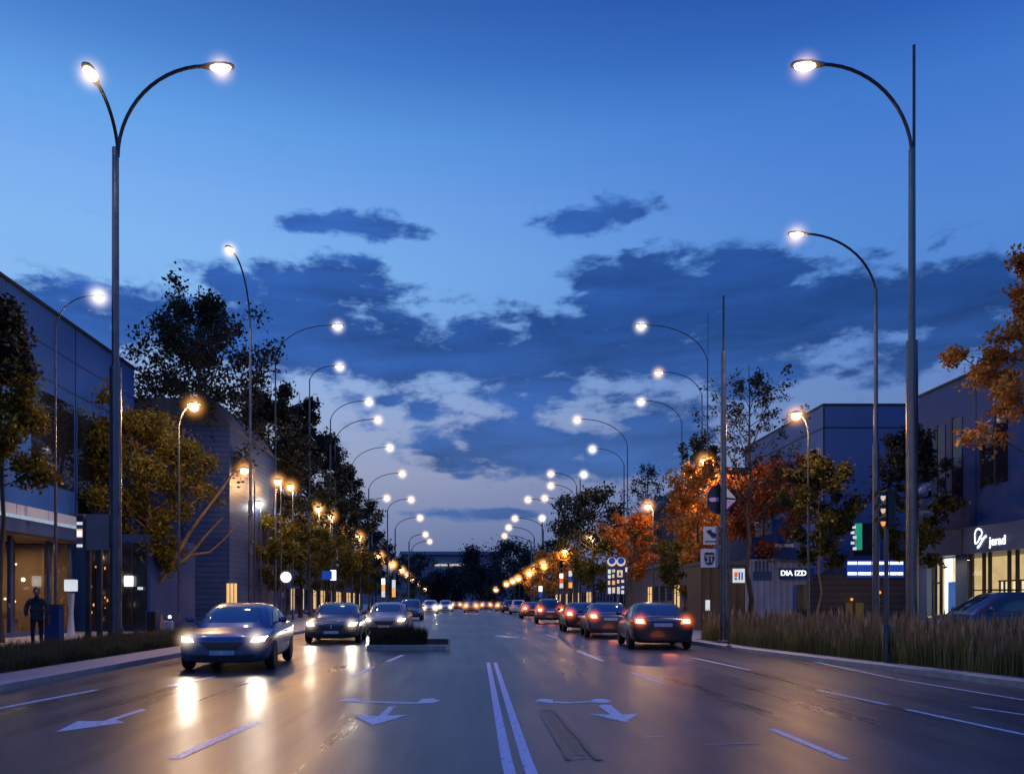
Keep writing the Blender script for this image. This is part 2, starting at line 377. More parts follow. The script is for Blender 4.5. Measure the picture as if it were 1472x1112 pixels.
def text_obj(s, size, loc, rot, m, name, parent, depth=.012, shear=0.0):
    cu = bpy.data.curves.new(name, 'FONT'); cu.body = s; cu.size = size; cu.extrude = depth; cu.align_x = 'CENTER'; cu.align_y = 'CENTER'; cu.shear = shear
    cu.offset = size*.012
    t = bpy.data.objects.new(name, cu); COL.objects.link(t)
    me = bpy.data.meshes.new_from_object(t.evaluated_get(bpy.context.evaluated_depsgraph_get()))
    bpy.data.objects.remove(t)
    me.materials.clear(); me.materials.append(m)
    o = bpy.data.objects.new(name, me); COL.objects.link(o); o.parent = parent; o.location = loc; o.rotation_euler = rot
    return o

# ------------------------------------------------------------------ ground, road, kerbs
g = MB(); g.add([(-1500,-300,-.05),(1500,-300,-.05),(1500,3000,-.05),(-1500,3000,-.05)], [(0,1,2,3)])
struct('ground', g, M['ground'])
KL = -7.72
KR = [(-12,9.95),(8,9.95),(13,9.75),(16,9.35),(19,8.9),(22,8.45),(25,8.1),(29,7.9),(35,7.8),(60,7.8),(120,7.8),(420,7.8)]
def kr(y):
    for (a,b),(c,d) in zip(KR, KR[1:]):
        if a <= y <= c: return b+(d-b)*(y-a)/(c-a)
    return KR[-1][1]
ys = [-12,0,6,10,13,16,19,22,25,29,35,45,60,80,120,200,420]
g = MB()
vs = []; fs = []
for i, y in enumerate(ys):
    for k in range(5): vs.append((KL + (kr(y)-KL)*k/4, y, 0))
for i in range(len(ys)-1):
    for k in range(4): a = i*5+k; fs.append((a,a+1,a+6,a+5))
g.add(vs, fs); struct('road', g, M['asphalt'])
# left kerb stones and pavement
g = MB()
y = -10
while y < 200:
    g.span(KL-.3, KL, y+.006, y+1.494, -.04, PAVE); y += 1.5
struct('kerb', g, M['kerb'], 'pale concrete kerb stones along the left side of the road', 'kerb')
g = MB(); g.span(-60, KL-.303, -12, 420, -.04, PAVE-.004); struct('pavement', g, M['pavement'])
def strip(off0, off1, z0, z1, y0, y1, step=1.5):
    g = MB(); y = y0
    while y < y1:
        a, b = y+.004, min(y1, y+step)-.004
        pts = [(kr(a)+off0,a),(kr(a)+off1,a),(kr(b)+off1,b),(kr(b)+off0,b)]
        g.prism(pts, z0, z1); y += step
    return g
struct('kerb', strip(0, .3, -.04, PAVE, -10, 200), M['kerb'], 'pale concrete kerb stones curving along the right side of the road', 'kerb')
g = MB(); vs=[]; fs=[]
for y in ys: vs += [(kr(y)+.303,y,PAVE-.004),(60,y,PAVE-.004)]
for i in range(len(ys)-1): fs.append((2*i,2*i+1,2*i+3,2*i+2))
g.add(vs, fs); struct('pavement', g, M['pavement'])
# planting beds
g = MB(); g.add([(-11.9,6,PAVE+.002),(-8.95,6,PAVE+.002),(-8.95,33,PAVE+.002),(-11.9,33,PAVE+.002)],[(0,1,2,3)]); struct('planting_bed_ground', g, M['soil'])
g = MB(); vs=[]; fs=[]; yy = [6,10,13,16,19,22,25,28,31]
for y in yy: vs += [(kr(y)+.62,y,PAVE+.002),(kr(y)+4.6,y,PAVE+.002)]
for i in range(len(yy)-1): fs.append((2*i,2*i+1,2*i+3,2*i+2))
g.add(vs, fs); struct('planting_bed_ground', g, M['soil'])

# ------------------------------------------------------------------ road markings (sheets 4 mm above the asphalt)
def marking(polys, m, label, z=.004):
    g = MB()
    for poly in polys: g.add([(x,y,z) for x,y in poly], [tuple(range(len(poly)))])
    o = g.build('road_marking', m); o['kind'] = 'structure'; o['label'] = label; o['category'] = 'road marking'
    return o
def dash(p0, p1, w):
    (x0,y0),(x1,y1) = road_pt(*p0), road_pt(*p1)
    return [(x0-w/2,y0),(x0+w/2,y0),(x1+w/2,y1),(x1-w/2,y1)]
def P(pts): return [road_pt(*p) for p in pts]
DASHES = [((250,1090),(370,1037),.13,'long white lane dash at the bottom left of the centre arrows','paint'),
 ((502,973),(537,958),.12,'white lane dash in front of the grassed traffic island','paint'),
 ((556,951),(579,941),.12,'short white lane dash just before the traffic island','paint'),
 ((-40,1025),(140,991),.12,'white edge line nearest the left kerb','paint'),
 ((240,986),(308,972),.14,'white dash lit by the headlights of the slate blue car','paint'),
 ((1215,1091),(1108,1047),.10,'cream lane dash at the bottom right of the turn arrows','paint'),
 ((952,982),(908,966),.10,'thin white dash in the middle of the right carriageway','paint'),
 ((868,950),(830,935),.12,'white dash behind the dark sedan glowing in tail light','paint'),
 ((1278,1013),(1175,991),.09,'white dash second from the right edge','paint'),
 ((1480,1057),(1302,1019),.09,'long white dash running out at the lower right edge','paint'),
 ((1080,963),(995,945),.09,'white dash beside the kerb behind the dark sedan','paint'),
 ((1480,1028),(1398,1016),.08,'faint white dash near the right kerb','paint'),
 ((1480,1007),(1290,976),.07,'thin white edge line along the right kerb','paint'),
 ((1286,975),(1110,938),.07,'thin cream edge line fading along the curved right kerb','paint'),
 ((800,916),(785,912),.16,'far small white dash on the right carriageway','paint'),
 ((738,916),(716,913),.5,'far pale patch of paint by the centre line','paint'),
 ((1015,1067),(1090,1067),.0,'',None)]
for a, b, w, lab, mk in DASHES:
    if mk: marking([dash(a,b,w)], M[mk], lab)
marking([[( .33,3),(.435,3),(.435,7.9),(.585,20.5),(.50,20.5),(.33,7.9)]], M['paint_pink'], 'left stripe of the double centre line')
marking([[( .52,3),(.625,3),(.625,7.9),(.755,20.5),(.67,20.5),(.52,7.9)]], M['paint_pink'], 'right stripe of the double centre line')
marking([P([(80,1052),(112,1036),(148,1036),(205,1018),(211,1020),(166,1034),(180,1038)])], M['paint'], 'white slanting arrow in the left lane pointing at the kerb')
marking([P([(536,1042),(509,1028),(525,1027),(544,1029),(559,1015),(570,1014),(556,1028),(587,1027)]),
         P([(488,1007),(496,1003),(512,1003),(520,1007),(560,1008),(600,1009),(608,1004),(622,1003),(634,1007),(622,1010),(596,1011),(560,1010.5),(518,1009)])], M['paint'], 'white curved turn arrow left of the double centre line')
marking([P([(900,1038),(918,1025),(895,1027),(878,1013),(866,1012),(860,1014),(878,1027),(846,1025)]),
         P([(768,1007),(776,1004),(795,1004.5),(794,1007.5),(820,1008.5),(850,1007),(854,1004),(868,1004),(880,1007),(872,1010),(848,1009),(820,1010.5),(790,1010)])], M['paint'], 'white curved turn arrow right of the double centre line')
g = []; xs = gx(806,8.6)
for k in range(22):
    yk = 7.9+k*.17+rnd.uniform(-.03,.03); xa = xs+.012*math.sin(k*.7)+rnd.uniform(-.02,.02); wd = .30*(1-.3*k/22)+rnd.uniform(-.05,.05); th = rnd.uniform(.02,.045)
    top, bot = [], []
    for i in range(6):
        u = i/5; yy2 = yk+.10*math.sin(u*PI)*(.6+.4*math.sin(k)); top.append((xa+wd*u, yy2+th*math.sin(PI*(u*.8+.1)))); bot.append((xa+wd*u, yy2-th*.4))
    g.append(bot+top[::-1])
for off in (.0,.27):
    pl, pr_ = [], []
    for i in range(14):
        yv = 7.9+i*.27; xv = xs+off*(1-.02*i)+.008*math.sin(i*1.1+off*9)+.003*i; wv = .028+.010*math.sin(i*2.3+off*5); pl.append((xv-wv,yv)); pr_.append((xv+wv,yv))
    g.append(pl+pr_[::-1])
mm = MB()
for i, q in enumerate(g): mm.add([(x,yq,.003+.0002*i) for x,yq in q],[tuple(range(len(q)))])
o = mm.build('tyre_mark', M['skid']); o['kind']='structure'; o['label']='dark criss-cross tyre marks right of the double centre line'; o['category']='tyre mark'
marking([P([(1012,1069),(1092,1066),(1090,1068),(1014,1071)])], M['paint_old'], 'faint worn orange scratch of paint on the right lane')
marking([P([(925,1058),(955,1056),(953,1059),(926,1060)])], M['paint_old'], 'short faint worn paint scratch beside the right turn arrow')

# ------------------------------------------------------------------ grass
def blades(name, pts, hmin, hmax, w, m, label, cat, seed, bend=.25, plumes=0, mats=None, hbase=PAVE):
    r = np.random.RandomState(seed); n = len(pts)
    pts = np.asarray(pts, float); h = r.uniform(hmin, hmax, n)*(.86+.14*np.sin(pts[:,1]*3.1+pts[:,0]*2.3)+.12*np.sin(pts[:,1]*7.7-pts[:,0]*4.1)); a = r.uniform(0, 2*PI, n); b = r.uniform(.05, bend, n)*h
    wv = np.stack([np.cos(a), np.sin(a)*.3, np.zeros(n)], 1)*w
    dv = np.stack([np.cos(a+1.3), np.sin(a+1.3)], 1)*b[:,None]
    base = np.stack([pts[:,0], pts[:,1], np.full(n, hbase)], 1)
    mid = base.copy(); mid[:,:2] += dv*.3; mid[:,2] += h*.55
    top = base.copy(); top[:,:2] += dv; top[:,2] += h
    V = np.concatenate([base-wv, base+wv, mid-wv*.75, mid+wv*.75, top], 0)
    i = np.arange(n)
    quads = np.stack([i, i+n, i+3*n, i+2*n], 1).tolist(); tris = np.stack([i+2*n, i+3*n, i+4*n], 1).tolist()
    F = quads + tris; mi = [0]*len(F); sh0 = np.clip(r.uniform(0,.75,n) + .28*np.sin(pts[:,1]*2.1+pts[:,0]*3.3)*np.sin(pts[:,1]*.9-pts[:,0]*1.7) + .1, 0, 1); sh = list(sh0)+list(np.clip(sh0+.15,0,1))
    V = V.tolist()
    if plumes:
        pk = r.choice(n, plumes, replace=False)
        for k in pk:
            t = top[k]; L = r.uniform(.26,.48); q = r.uniform(0,PI); d = np.array([dv[k,0]*.25, dv[k,1]*.25, L])
            s1 = np.array([math.cos(q), math.sin(q), 0])*.030; s2 = np.array([-math.sin(q), math.cos(q), 0])*.030
            o = len(V)
            t = t - d*.3
            V += [list(t), list(t+d*.35+s1), list(t+d), list(t+d*.35-s1), list(t+d*.35+s2), list(t+d*.35-s2)]
            F += [[o,o+1,o+2,o+3],[o,o+4,o+2,o+5]]; mi += [1,1]; s_ = r.uniform(0,1); sh += [s_, s_]
    me = bpy.data.meshes.new(name); me.from_pydata(V, [], F)
    for x in (mats or [m]): me.materials.append(x)
    me.polygons.foreach_set('material_index', mi)
    at = me.attributes.new('shade', 'FLOAT', 'FACE'); at.data.foreach_set('value', np.array(sh, dtype=np.float32))
    o = bpy.data.objects.new(name, me); COL.objects.link(o); tag(o, label, cat, kind='stuff'); return o
r = np.random.RandomState(3)
n = 34000
yy_ = 9+24*r.uniform(0,1,n)**.9; xx_ = r.uniform(-11.9,-8.95,n)
blades('grass', np.stack([xx_,yy_],1), .2, .46, .011, M['grass'], 'short olive grass verge along the left pavement', 'grass', 5, bend=.7)
n = 42000
yy_ = r.uniform(7.5,30.5,n); w_ = r.uniform(0,1,n)
kx = np.interp(yy_, [a for a,b in KR], [b for a,b in KR])
cl = np.sin(kx*0+yy_*5.1)*.5+np.sin(yy_*2.3+w_*9)*.5
xx_ = kx+.66+w_*3.6
blades('tall_grass', np.stack([xx_,yy_],1), .46, .92, .010, M['grass_tall'], 'tall ornamental grass with pale plumes behind the right kerb', 'grass', 6, bend=.3, plumes=3600, mats=[M['grass_tall'], M['plume']])

# traffic island
g = MB(); g.prism([(-3.05,25.6),(-1.35,25.6),(-.62,25.65),(-.5,25.8),(-.5,26.5),(-.62,26.7),(-3.05,26.75)], -.02, .16)
o = struct('traffic_island', g, M['kerb'], 'low kerbed traffic island between the oncoming cars and the centre', 'traffic island')
g = MB(); g.span(-1.22,-.56,25.9,26.4,.16,.34); o = tag(g.build('island_block', [M['sign_dark']], bevel=.02), 'dark block with a pale end cap at the tip of the traffic island', 'concrete block')
g = MB(); g.span(-.556,-.50,25.9,26.4,.16,.35); g.build('end_cap', M['window_dim'] if False else M['kerb'], o)
r = np.random.RandomState(8)
n = 3200
blades('island_grass', np.stack([r.uniform(-3.0,-1.25,n), r.uniform(25.75,26.6,n)],1), .3, .66, .012, M['grass_dark'], 'dark tufted grass growing on the traffic island', 'grass', 9, bend=.35, hbase=.16)

# ------------------------------------------------------------------ street lamps
def arc(x0, z0, dx, dy, dz, n=14, p0=0.0):
    pts = []
    for i in range(n+1):
        t = PI/2*i/n
        pts.append((x0+dx*(1-math.cos(t)), dy*(1-math.cos(t)), z0+dz*math.sin(t)))
    return pts
def lamp_head(parent, end, ang, size, lens_m, halo_m, hz, energy=0, col=(1,.72,.62), tilt=.0, light=True, spot=1.95):
    """cobra-style head: shell, glass lens below, both local to the lamp"""
    e = Vector(end); d = Vector((math.cos(ang), math.sin(ang), 0)); s = Vector((-d.y, d.x, 0)); u = Vector((0,0,1))
    def W(a,b,c): return e + d*a*size + s*b*size + u*c*size
    prof = [(-.12,.07,.05,-.05),(.05,.12,.07,-.06),(.35,.19,.10,-.05),(.75,.20,.10,-.04),(1.0,.14,.06,-.04),(1.06,.06,.03,-.03)]
    g = MB(); vs=[]; fs=[]
    for a,w,t,b in prof: vs += [W(a,-w,b),W(a,-w*.85,t*.7),W(a,0,t),W(a,w*.85,t*.7),W(a,w,b)]
    for i in range(len(prof)-1):
        for k in range(5): fs.append((i*5+k, i*5+(k+1)%5, (i+1)*5+(k+1)%5, (i+1)*5+k))
    fs += [(4,3,2,1,0), tuple(range(len(prof)*5-5, len(prof)*5))]
    g.add(vs, fs); h = g.build('lamp_head', M['head'], parent, smooth=True)
    g = MB(); vs=[]; fs=[]; NN=10
    for j in range(5):
        q = PI/2*j/4
        for k in range(NN):
            t = 2*PI*k/NN
            vs.append(W(.56+.40*math.cos(q)*math.cos(t), .21*math.cos(q)*math.sin(t), -.03-.17*math.sin(q)))
    for j in range(4):
        for k in range(NN): fs.append((j*NN+k, j*NN+(k+1)%NN, (j+1)*NN+(k+1)%NN, (j+1)*NN+k))
    fs.append(tuple(range(NN)))
    g.add(vs, fs); g.build('lens', lens_m, h, smooth=True)
    c = W(.58,0,-.1)
    if hz: halo(h, c, hz, halo_m)
    if energy: lamp_light('lamp_light', 'SPOT', c - u*.25*size, energy, col, h, .2, spot=spot, aim=c-u*5, blend=1.0)
    return h

def tall_lamp(label, X, Y, ztop, rad, arms, head=1.0, antenna=None, step=None, lens='warm_lens', hz='halo_warm', hr=.8, energy=0, col=(1,.72,.62), zjoin=None, group='tall street lamps lining the road', z0=PAVE):
    """arms: list of (dx, dy, dz) from pole top"""
    t = thing('street_lamp', label, 'street lamp', (X,Y,z0), 0, group)
    dz0 = max(a[2] for a in arms); zj = ztop - dz0 - z0
    zs = step - z0 if step else zj*.5
    g = MB(); g.lathe([(rad*2.0,0),(rad*2.0,.04),(rad*1.25,.08),(rad*1.2,.5)], n=14); g.build('base', M['steel'], t, smooth=True)
    g = MB(); g.tube([(0,0,.5),(0,0,zs)], [rad, rad*.97], 14); g.build('lower_pole', M['steel'], t, smooth=True)
    g = MB(); g.tube([(0,0,zs+.002),(0,0,zj)], [rad*.62, rad*.56], 12)
    g.build('upper_pole', M['steel'], t, smooth=True)
    for i, (dx,dy,dz) in enumerate(arms):
        off = (.42*rad if dx > 0 else -.42*rad) if len(arms) > 1 else 0
        pts = arc(off, zj-.3, dx-off, dy, dz+.3)
        g = MB(); g.tube(pts, [rad*.30 if rad > .12 else rad*.36]*len(pts), 8); a = g.build('arm', M['steel_dark'], t, smooth=True)
        lamp_head(t, pts[-1], math.atan2(dy,dx), head, M[lens], M[hz], hr, energy, col)
    if antenna:
        g = MB(); g.tube([(rad*.35,0,zj-.4),(rad*.35,0,antenna-z0)], rad*.26, 8); g.build('mast_rod', M['steel_dark'], t, smooth=True)
    return t

EN = 2500
D = 28.1
L1 = tall_lamp('largest double-armed street lamp at the left, its tall pole rising from the grass verge', gx(166,D), D, 19.5, .20,
    [((295-166)/FX*D, .0, 2.75), (.12,-1.7,1.15)], head=.92, step=gz(528,D), hr=.8, energy=EN*.36)
D = 28.0
R1 = tall_lamp('largest street lamp at the right with a thin rod above its single arm', gx(1311,D), D, 19.5, .19,
    [(-(1311-1180)/FX*D, .0, 2.85)], head=.95, step=gz(490,D), antenna=gz(65,D), hr=.8, energy=EN*.36)
# signal heads fixed to that pole
sg = MB(); sg.tube([(.12,0,gz(742,D)-.1),(.34,0,gz(742,D)-.1),(.34,0,gz(700,D)-.1)], .05, 8); sg.ball((.30,-.12,gz(708,D)-.1), .19, 12, 8, (1,.6,1))
sgo = sg.build('signal_bracket', M['panel_grey'], R1, smooth=True)
for py, tilt in ((702,.25),(722,.05),(738,-.05)):
    v_ = MB(); zz = gz(py,D)-.1
    v_.add([(.3,-.1,zz+.1),(.62,-.1,zz+.22*tilt*2+.14),(.72,0,zz+.08+tilt*.4),(.62,.1,zz+.02),(.3,.1,zz-.1)],[(0,1,2,3,4)])
    v_.tube([(.3,0,zz),(.55,0,zz+tilt*.3),(.7,0,zz+tilt*.5)],[.12,.13,.03],8)
    v_.build('visor', M['panel_grey'], sgo, smooth=True)
D = 26.0
tall_lamp('shorter curved-arm lamp just left of the largest right pole', gx(1259,D), D, gz(340,D), .10,
    [(-(1259-1155)/FX*D, -.2, 1.6)], head=.55, step=gz(638,D), hr=.65, energy=3400)
D = 32.0
tall_lamp('slim lamp with a short arm in front of the dark glass building', gx(80,D), D, gz(425,D), .062,
    [(gx(133,D)-gx(80,D), 0, 1.05)], head=.42, hr=.85, energy=900, lens='white_lens', hz='halo_white')
D = 43.0
tall_lamp('thin lamp with its head turned towards the camera beside the tallest left tree', gx(360,D), D, gz(366,41), .12,
    [(-.25,-2.2,3.0)], head=.8, step=gz(720,D), hr=.75, energy=4200)
# receding rows: head pixel -> depth with a common 19.5 m height
LEFT = [(485,470,396,'lamp with white starry head above the left trees, upper of a close pair', 'white_lens'),
        (488,528,445,'lamp whose short arm shows above the trees, lower of the left close pair','white_lens'),
        (530,578,475,'left row lamp with bright head level with the low cloud, before two joined curves','white_lens'),
        (543,604,482,'left row lamp whose curve nests under the one before it','warm_lens'),
        (560,644,506,'left row lamp with thick dark curve where the trees end','white_lens'),
        (577,681,530,'left row lamp standing clear in the pale sky above the horizon','warm_lens'),
        (555,716,535,'left row lamp with small low head tucked against its neighbour','warm_lens'),
        (590,718,557,'left row lamp with curved arm above the amber lamps','warm_lens'),
        (603,744,568,'left row lamp with a flat arm over the far treetops','warm_lens'),
        (611,768,588,'distant left lamp over the dark round tree','warm_lens'),
        (617,778,592,'tiny distant left lamp with a flat arm','warm_lens')]
RIGHT = [(922,470,1017,'right row lamp with the longest arm and a white star head high in the cloud','white_lens'),
         (947,537,1009,'right row lamp with a short steep arm below the long-armed one','warm_lens'),
         (922,578,980,'right row lamp with white head and single clean curve against the pale cloud','white_lens'),
         (830,604,902,'right row lamp with amber head on a wide curve beside the bare trees','warm_lens'),
         (852,646,897,'right row lamp with white head nested inside the wider amber curve','white_lens'),
         (793,681,829,'right row lamp with amber head close to the brilliant white one','warm_lens'),
         (841,685,834,'brilliant white lamp facing the camera over the right trees','white_lens'),
         (793,698,826,'right row lamp hanging just below the amber pair','warm_lens'),
         (760,718,803,'right row lamp with wide arm over the golden tree','warm_lens'),
         (784,716,812,'right row lamp with short arm behind the wide one','warm_lens'),
         (741,745,781,'right row lamp with straight flat arm near the far trees','warm_lens'),
         (779,746,779.5,'white lamp seen head on above the straight flat arm','white_lens'),
         (732,758,768,'distant right lamp with a large rounded arm','warm_lens'),
         (726,770,764,'distant right lamp bending over the dark round tree','warm_lens')]
def far_lamp(px, py, pp, lab, lens, side):
    D = min(260, 21600/(864-py)); X = gx(pp,D); hx = gx(px,D)
    dx = hx - X; sgn = 1 if dx > 0 else -1
    head = .85 if D < 100 else 1.0
    dy = 0
    if abs(dx) < 1.2: dy = -1.4; dx = sgn*.15
    arm = dx - sgn*.55*head if dy == 0 else dx
    dz = min(2.6, max(.7, abs(arm)*.55)) if side else min(2.6, abs(arm)*.6)
    ant = None
    if pp == 1017: ant = gz(450, D)
    return tall_lamp(lab, X, D, gz(py,D)+.12, max(.085, .0013*D), [(arm, dy, dz)], head=head*(1.15 if D > 100 else 1), lens=lens,
        hz='halo_white' if lens == 'white_lens' else 'halo_warm', hr=min(1.8, .55+.0062*D), energy=(EN*.9 if D < 130 else 0), col=(1,.80,.70) if lens == 'white_lens' else (1,.70,.54), antenna=ant)
for a in LEFT: far_lamp(*a, 1)
for a in RIGHT: far_lamp(*a, 0)

# pedestrian lamps with amber heads
def amber_lamp(label, px, py, pp, D, amber=True, energy=900, hr=.55, r=.06, size=.5, dy=-.1, z0=PAVE):
    X = gx(pp,D); t = thing('pedestrian_lamp', label, 'street lamp', (X,D,z0), 0, 'amber pedestrian lamps along the pavements')
    zt = gz(py,D) - z0; dx = gx(px,D)-X
    g = MB(); g.lathe([(r*2.2,0),(r*2.2,.05),(r*1.4,.1),(r*1.3,.9),(r,.95)], n=10); g.build('base', M['steel'], t, smooth=True)
    arm = dx if abs(dx) > .05 else .05
    dz = min(1.6, abs(arm)*1.3+.2)
    g = MB(); g.tube([(0,0,.95),(0,0,zt-dz)], [r, r*.7], 10); g.build('pole', M['steel'], t, smooth=True)
    pts = arc(0, zt-dz, arm, dy, dz)
    g = MB(); g.tube(pts, r*.6, 8); g.build('arm', M['steel'], t, smooth=True)
    e = pts[-1]
    g = MB(); g.lathe([(.05*size,.18*size),(.22*size,.12*size),(.36*size,.02*size),(.36*size,-.02*size)], e, 12); h = g.build('lamp_head', M['head'], t, smooth=True)
    g = MB(); g.ball((e[0],e[1],e[2]-.12*size), .27*size, 10, 6); g.build('globe', M['amber_lens' if amber else 'white_lens'], h, smooth=True)
    if hr: halo(h, (e[0],e[1],e[2]-.1*size), hr, M['halo_amber' if amber else 'halo_white'])
    if energy: lamp_light('lamp_light','POINT',(e[0],e[1]-.15,e[2]-.5*size), energy*.42, (1,.52,.20) if amber else (.95,.95,1), h, .2)
    return t
AMB = [(280,582,257,33,1,'amber lamp on a slim curved pole in front of the left olive tree',3200),
       (352,674,366,44,1,'small amber lamp beside the thin tall pole at the left tree branches',160),
       (400,690,404,53,1,'amber lamp of a close left pair, the higher one, on a pale pole',1300),
       (418,698,421,57,1,'amber lamp of a close left pair, the lower one, deep in the trees',1000),
       (373,722,375,54,0,'white lamp glaring through the left tree crowns',150),
       (458,729,459,69,1,'amber lamp over the second pale pole in the left trees',1400),
       (476,740,478,74,1,'amber lamp just right of the second pale pole',1000),
       (499,762,492,92,1,'amber lamp on a thin curved pole above the third oncoming car',1500),
       (516,770,518,98,1,'amber lamp right of the thin curved pole',1000),
       (545,797,547,140,1,'small amber lamp above the dark van',0),
       (564,810,566,173,1,'small amber lamp next along after the dark van',0),
       (577,818,579,205,1,'far amber lamp in the left line before the white van',0),
       (592,831,594,250,1,'far low amber lamp at the dark round tree foot',0),
       (553,803,556,156,1,'small amber lamp between two others over the dark van',0),
       (585,825,587,228,1,'tiny amber lamp in the far left line just before its low end',0),
       (602,838,604,275,1,'last but one tiny amber lamp of the far left line',0),
       (770,816,772,165,1,'amber lamp glowing between two far golden trees',0),
       (737,834,739,240,1,'tiny amber lamp near the end of the far right line',0),
       (612,845,614,300,1,'lowest amber lamp at the far end of the left line',0),
       (1143,595,1162,34.8,1,'amber lamp on a curved pole in front of the blue corner building',1500),
       (1012,661,1036,46,1,'amber lamp blazing in the golden tree behind the round sign',2600),
       (931,726,939,67.8,1,'amber lamp on a pale pole in front of the dark gable',1500),
       (850,770,852,99.6,1,'amber lamp in front of the dark leafy tree on the right',1400),
       (812,790,818,126,1,'amber lamp inside the small golden tree on the right',1800),
       (781,810,784,150,1,'amber lamp before the row of golden trees on the right',1200),
       (761,822,763,180,1,'small amber lamp among the far golden trees',800),
       (745,830,747,215,1,'far amber lamp over the parked row on the right',0),
       (728,838,730,260,1,'far amber lamp near the end of the right line',0),
       (713,846,715,300,1,'lowest amber lamp at the far end of the right line',0)]
for px,py,pp,D,am,lab,en in AMB:
    amber_lamp(lab, px, py, pp, D, bool(am), en, hr=min(2.0,.5+.0085*D), r=.055 if D < 60 else .07, size=.5+.0065*D)
# white globe on a post
D = 50; t = thing('globe_lamp','white glowing globe on a short post behind the slate blue car','street lamp',(gx(411,D),D,PAVE))
g = MB(); g.tube([(0,0,0),(0,0,gz(829,D)-.32-PAVE)], .05, 8); g.build('post', M['steel_dark'], t, smooth=True)
g = MB(); g.ball((0,0,gz(829,D)-PAVE), .32, 16, 10); go = g.build('globe', M['sign_lit'], t, smooth=True)
halo(go, (0,0,gz(829,D)-PAVE), .6, M['halo_white'])

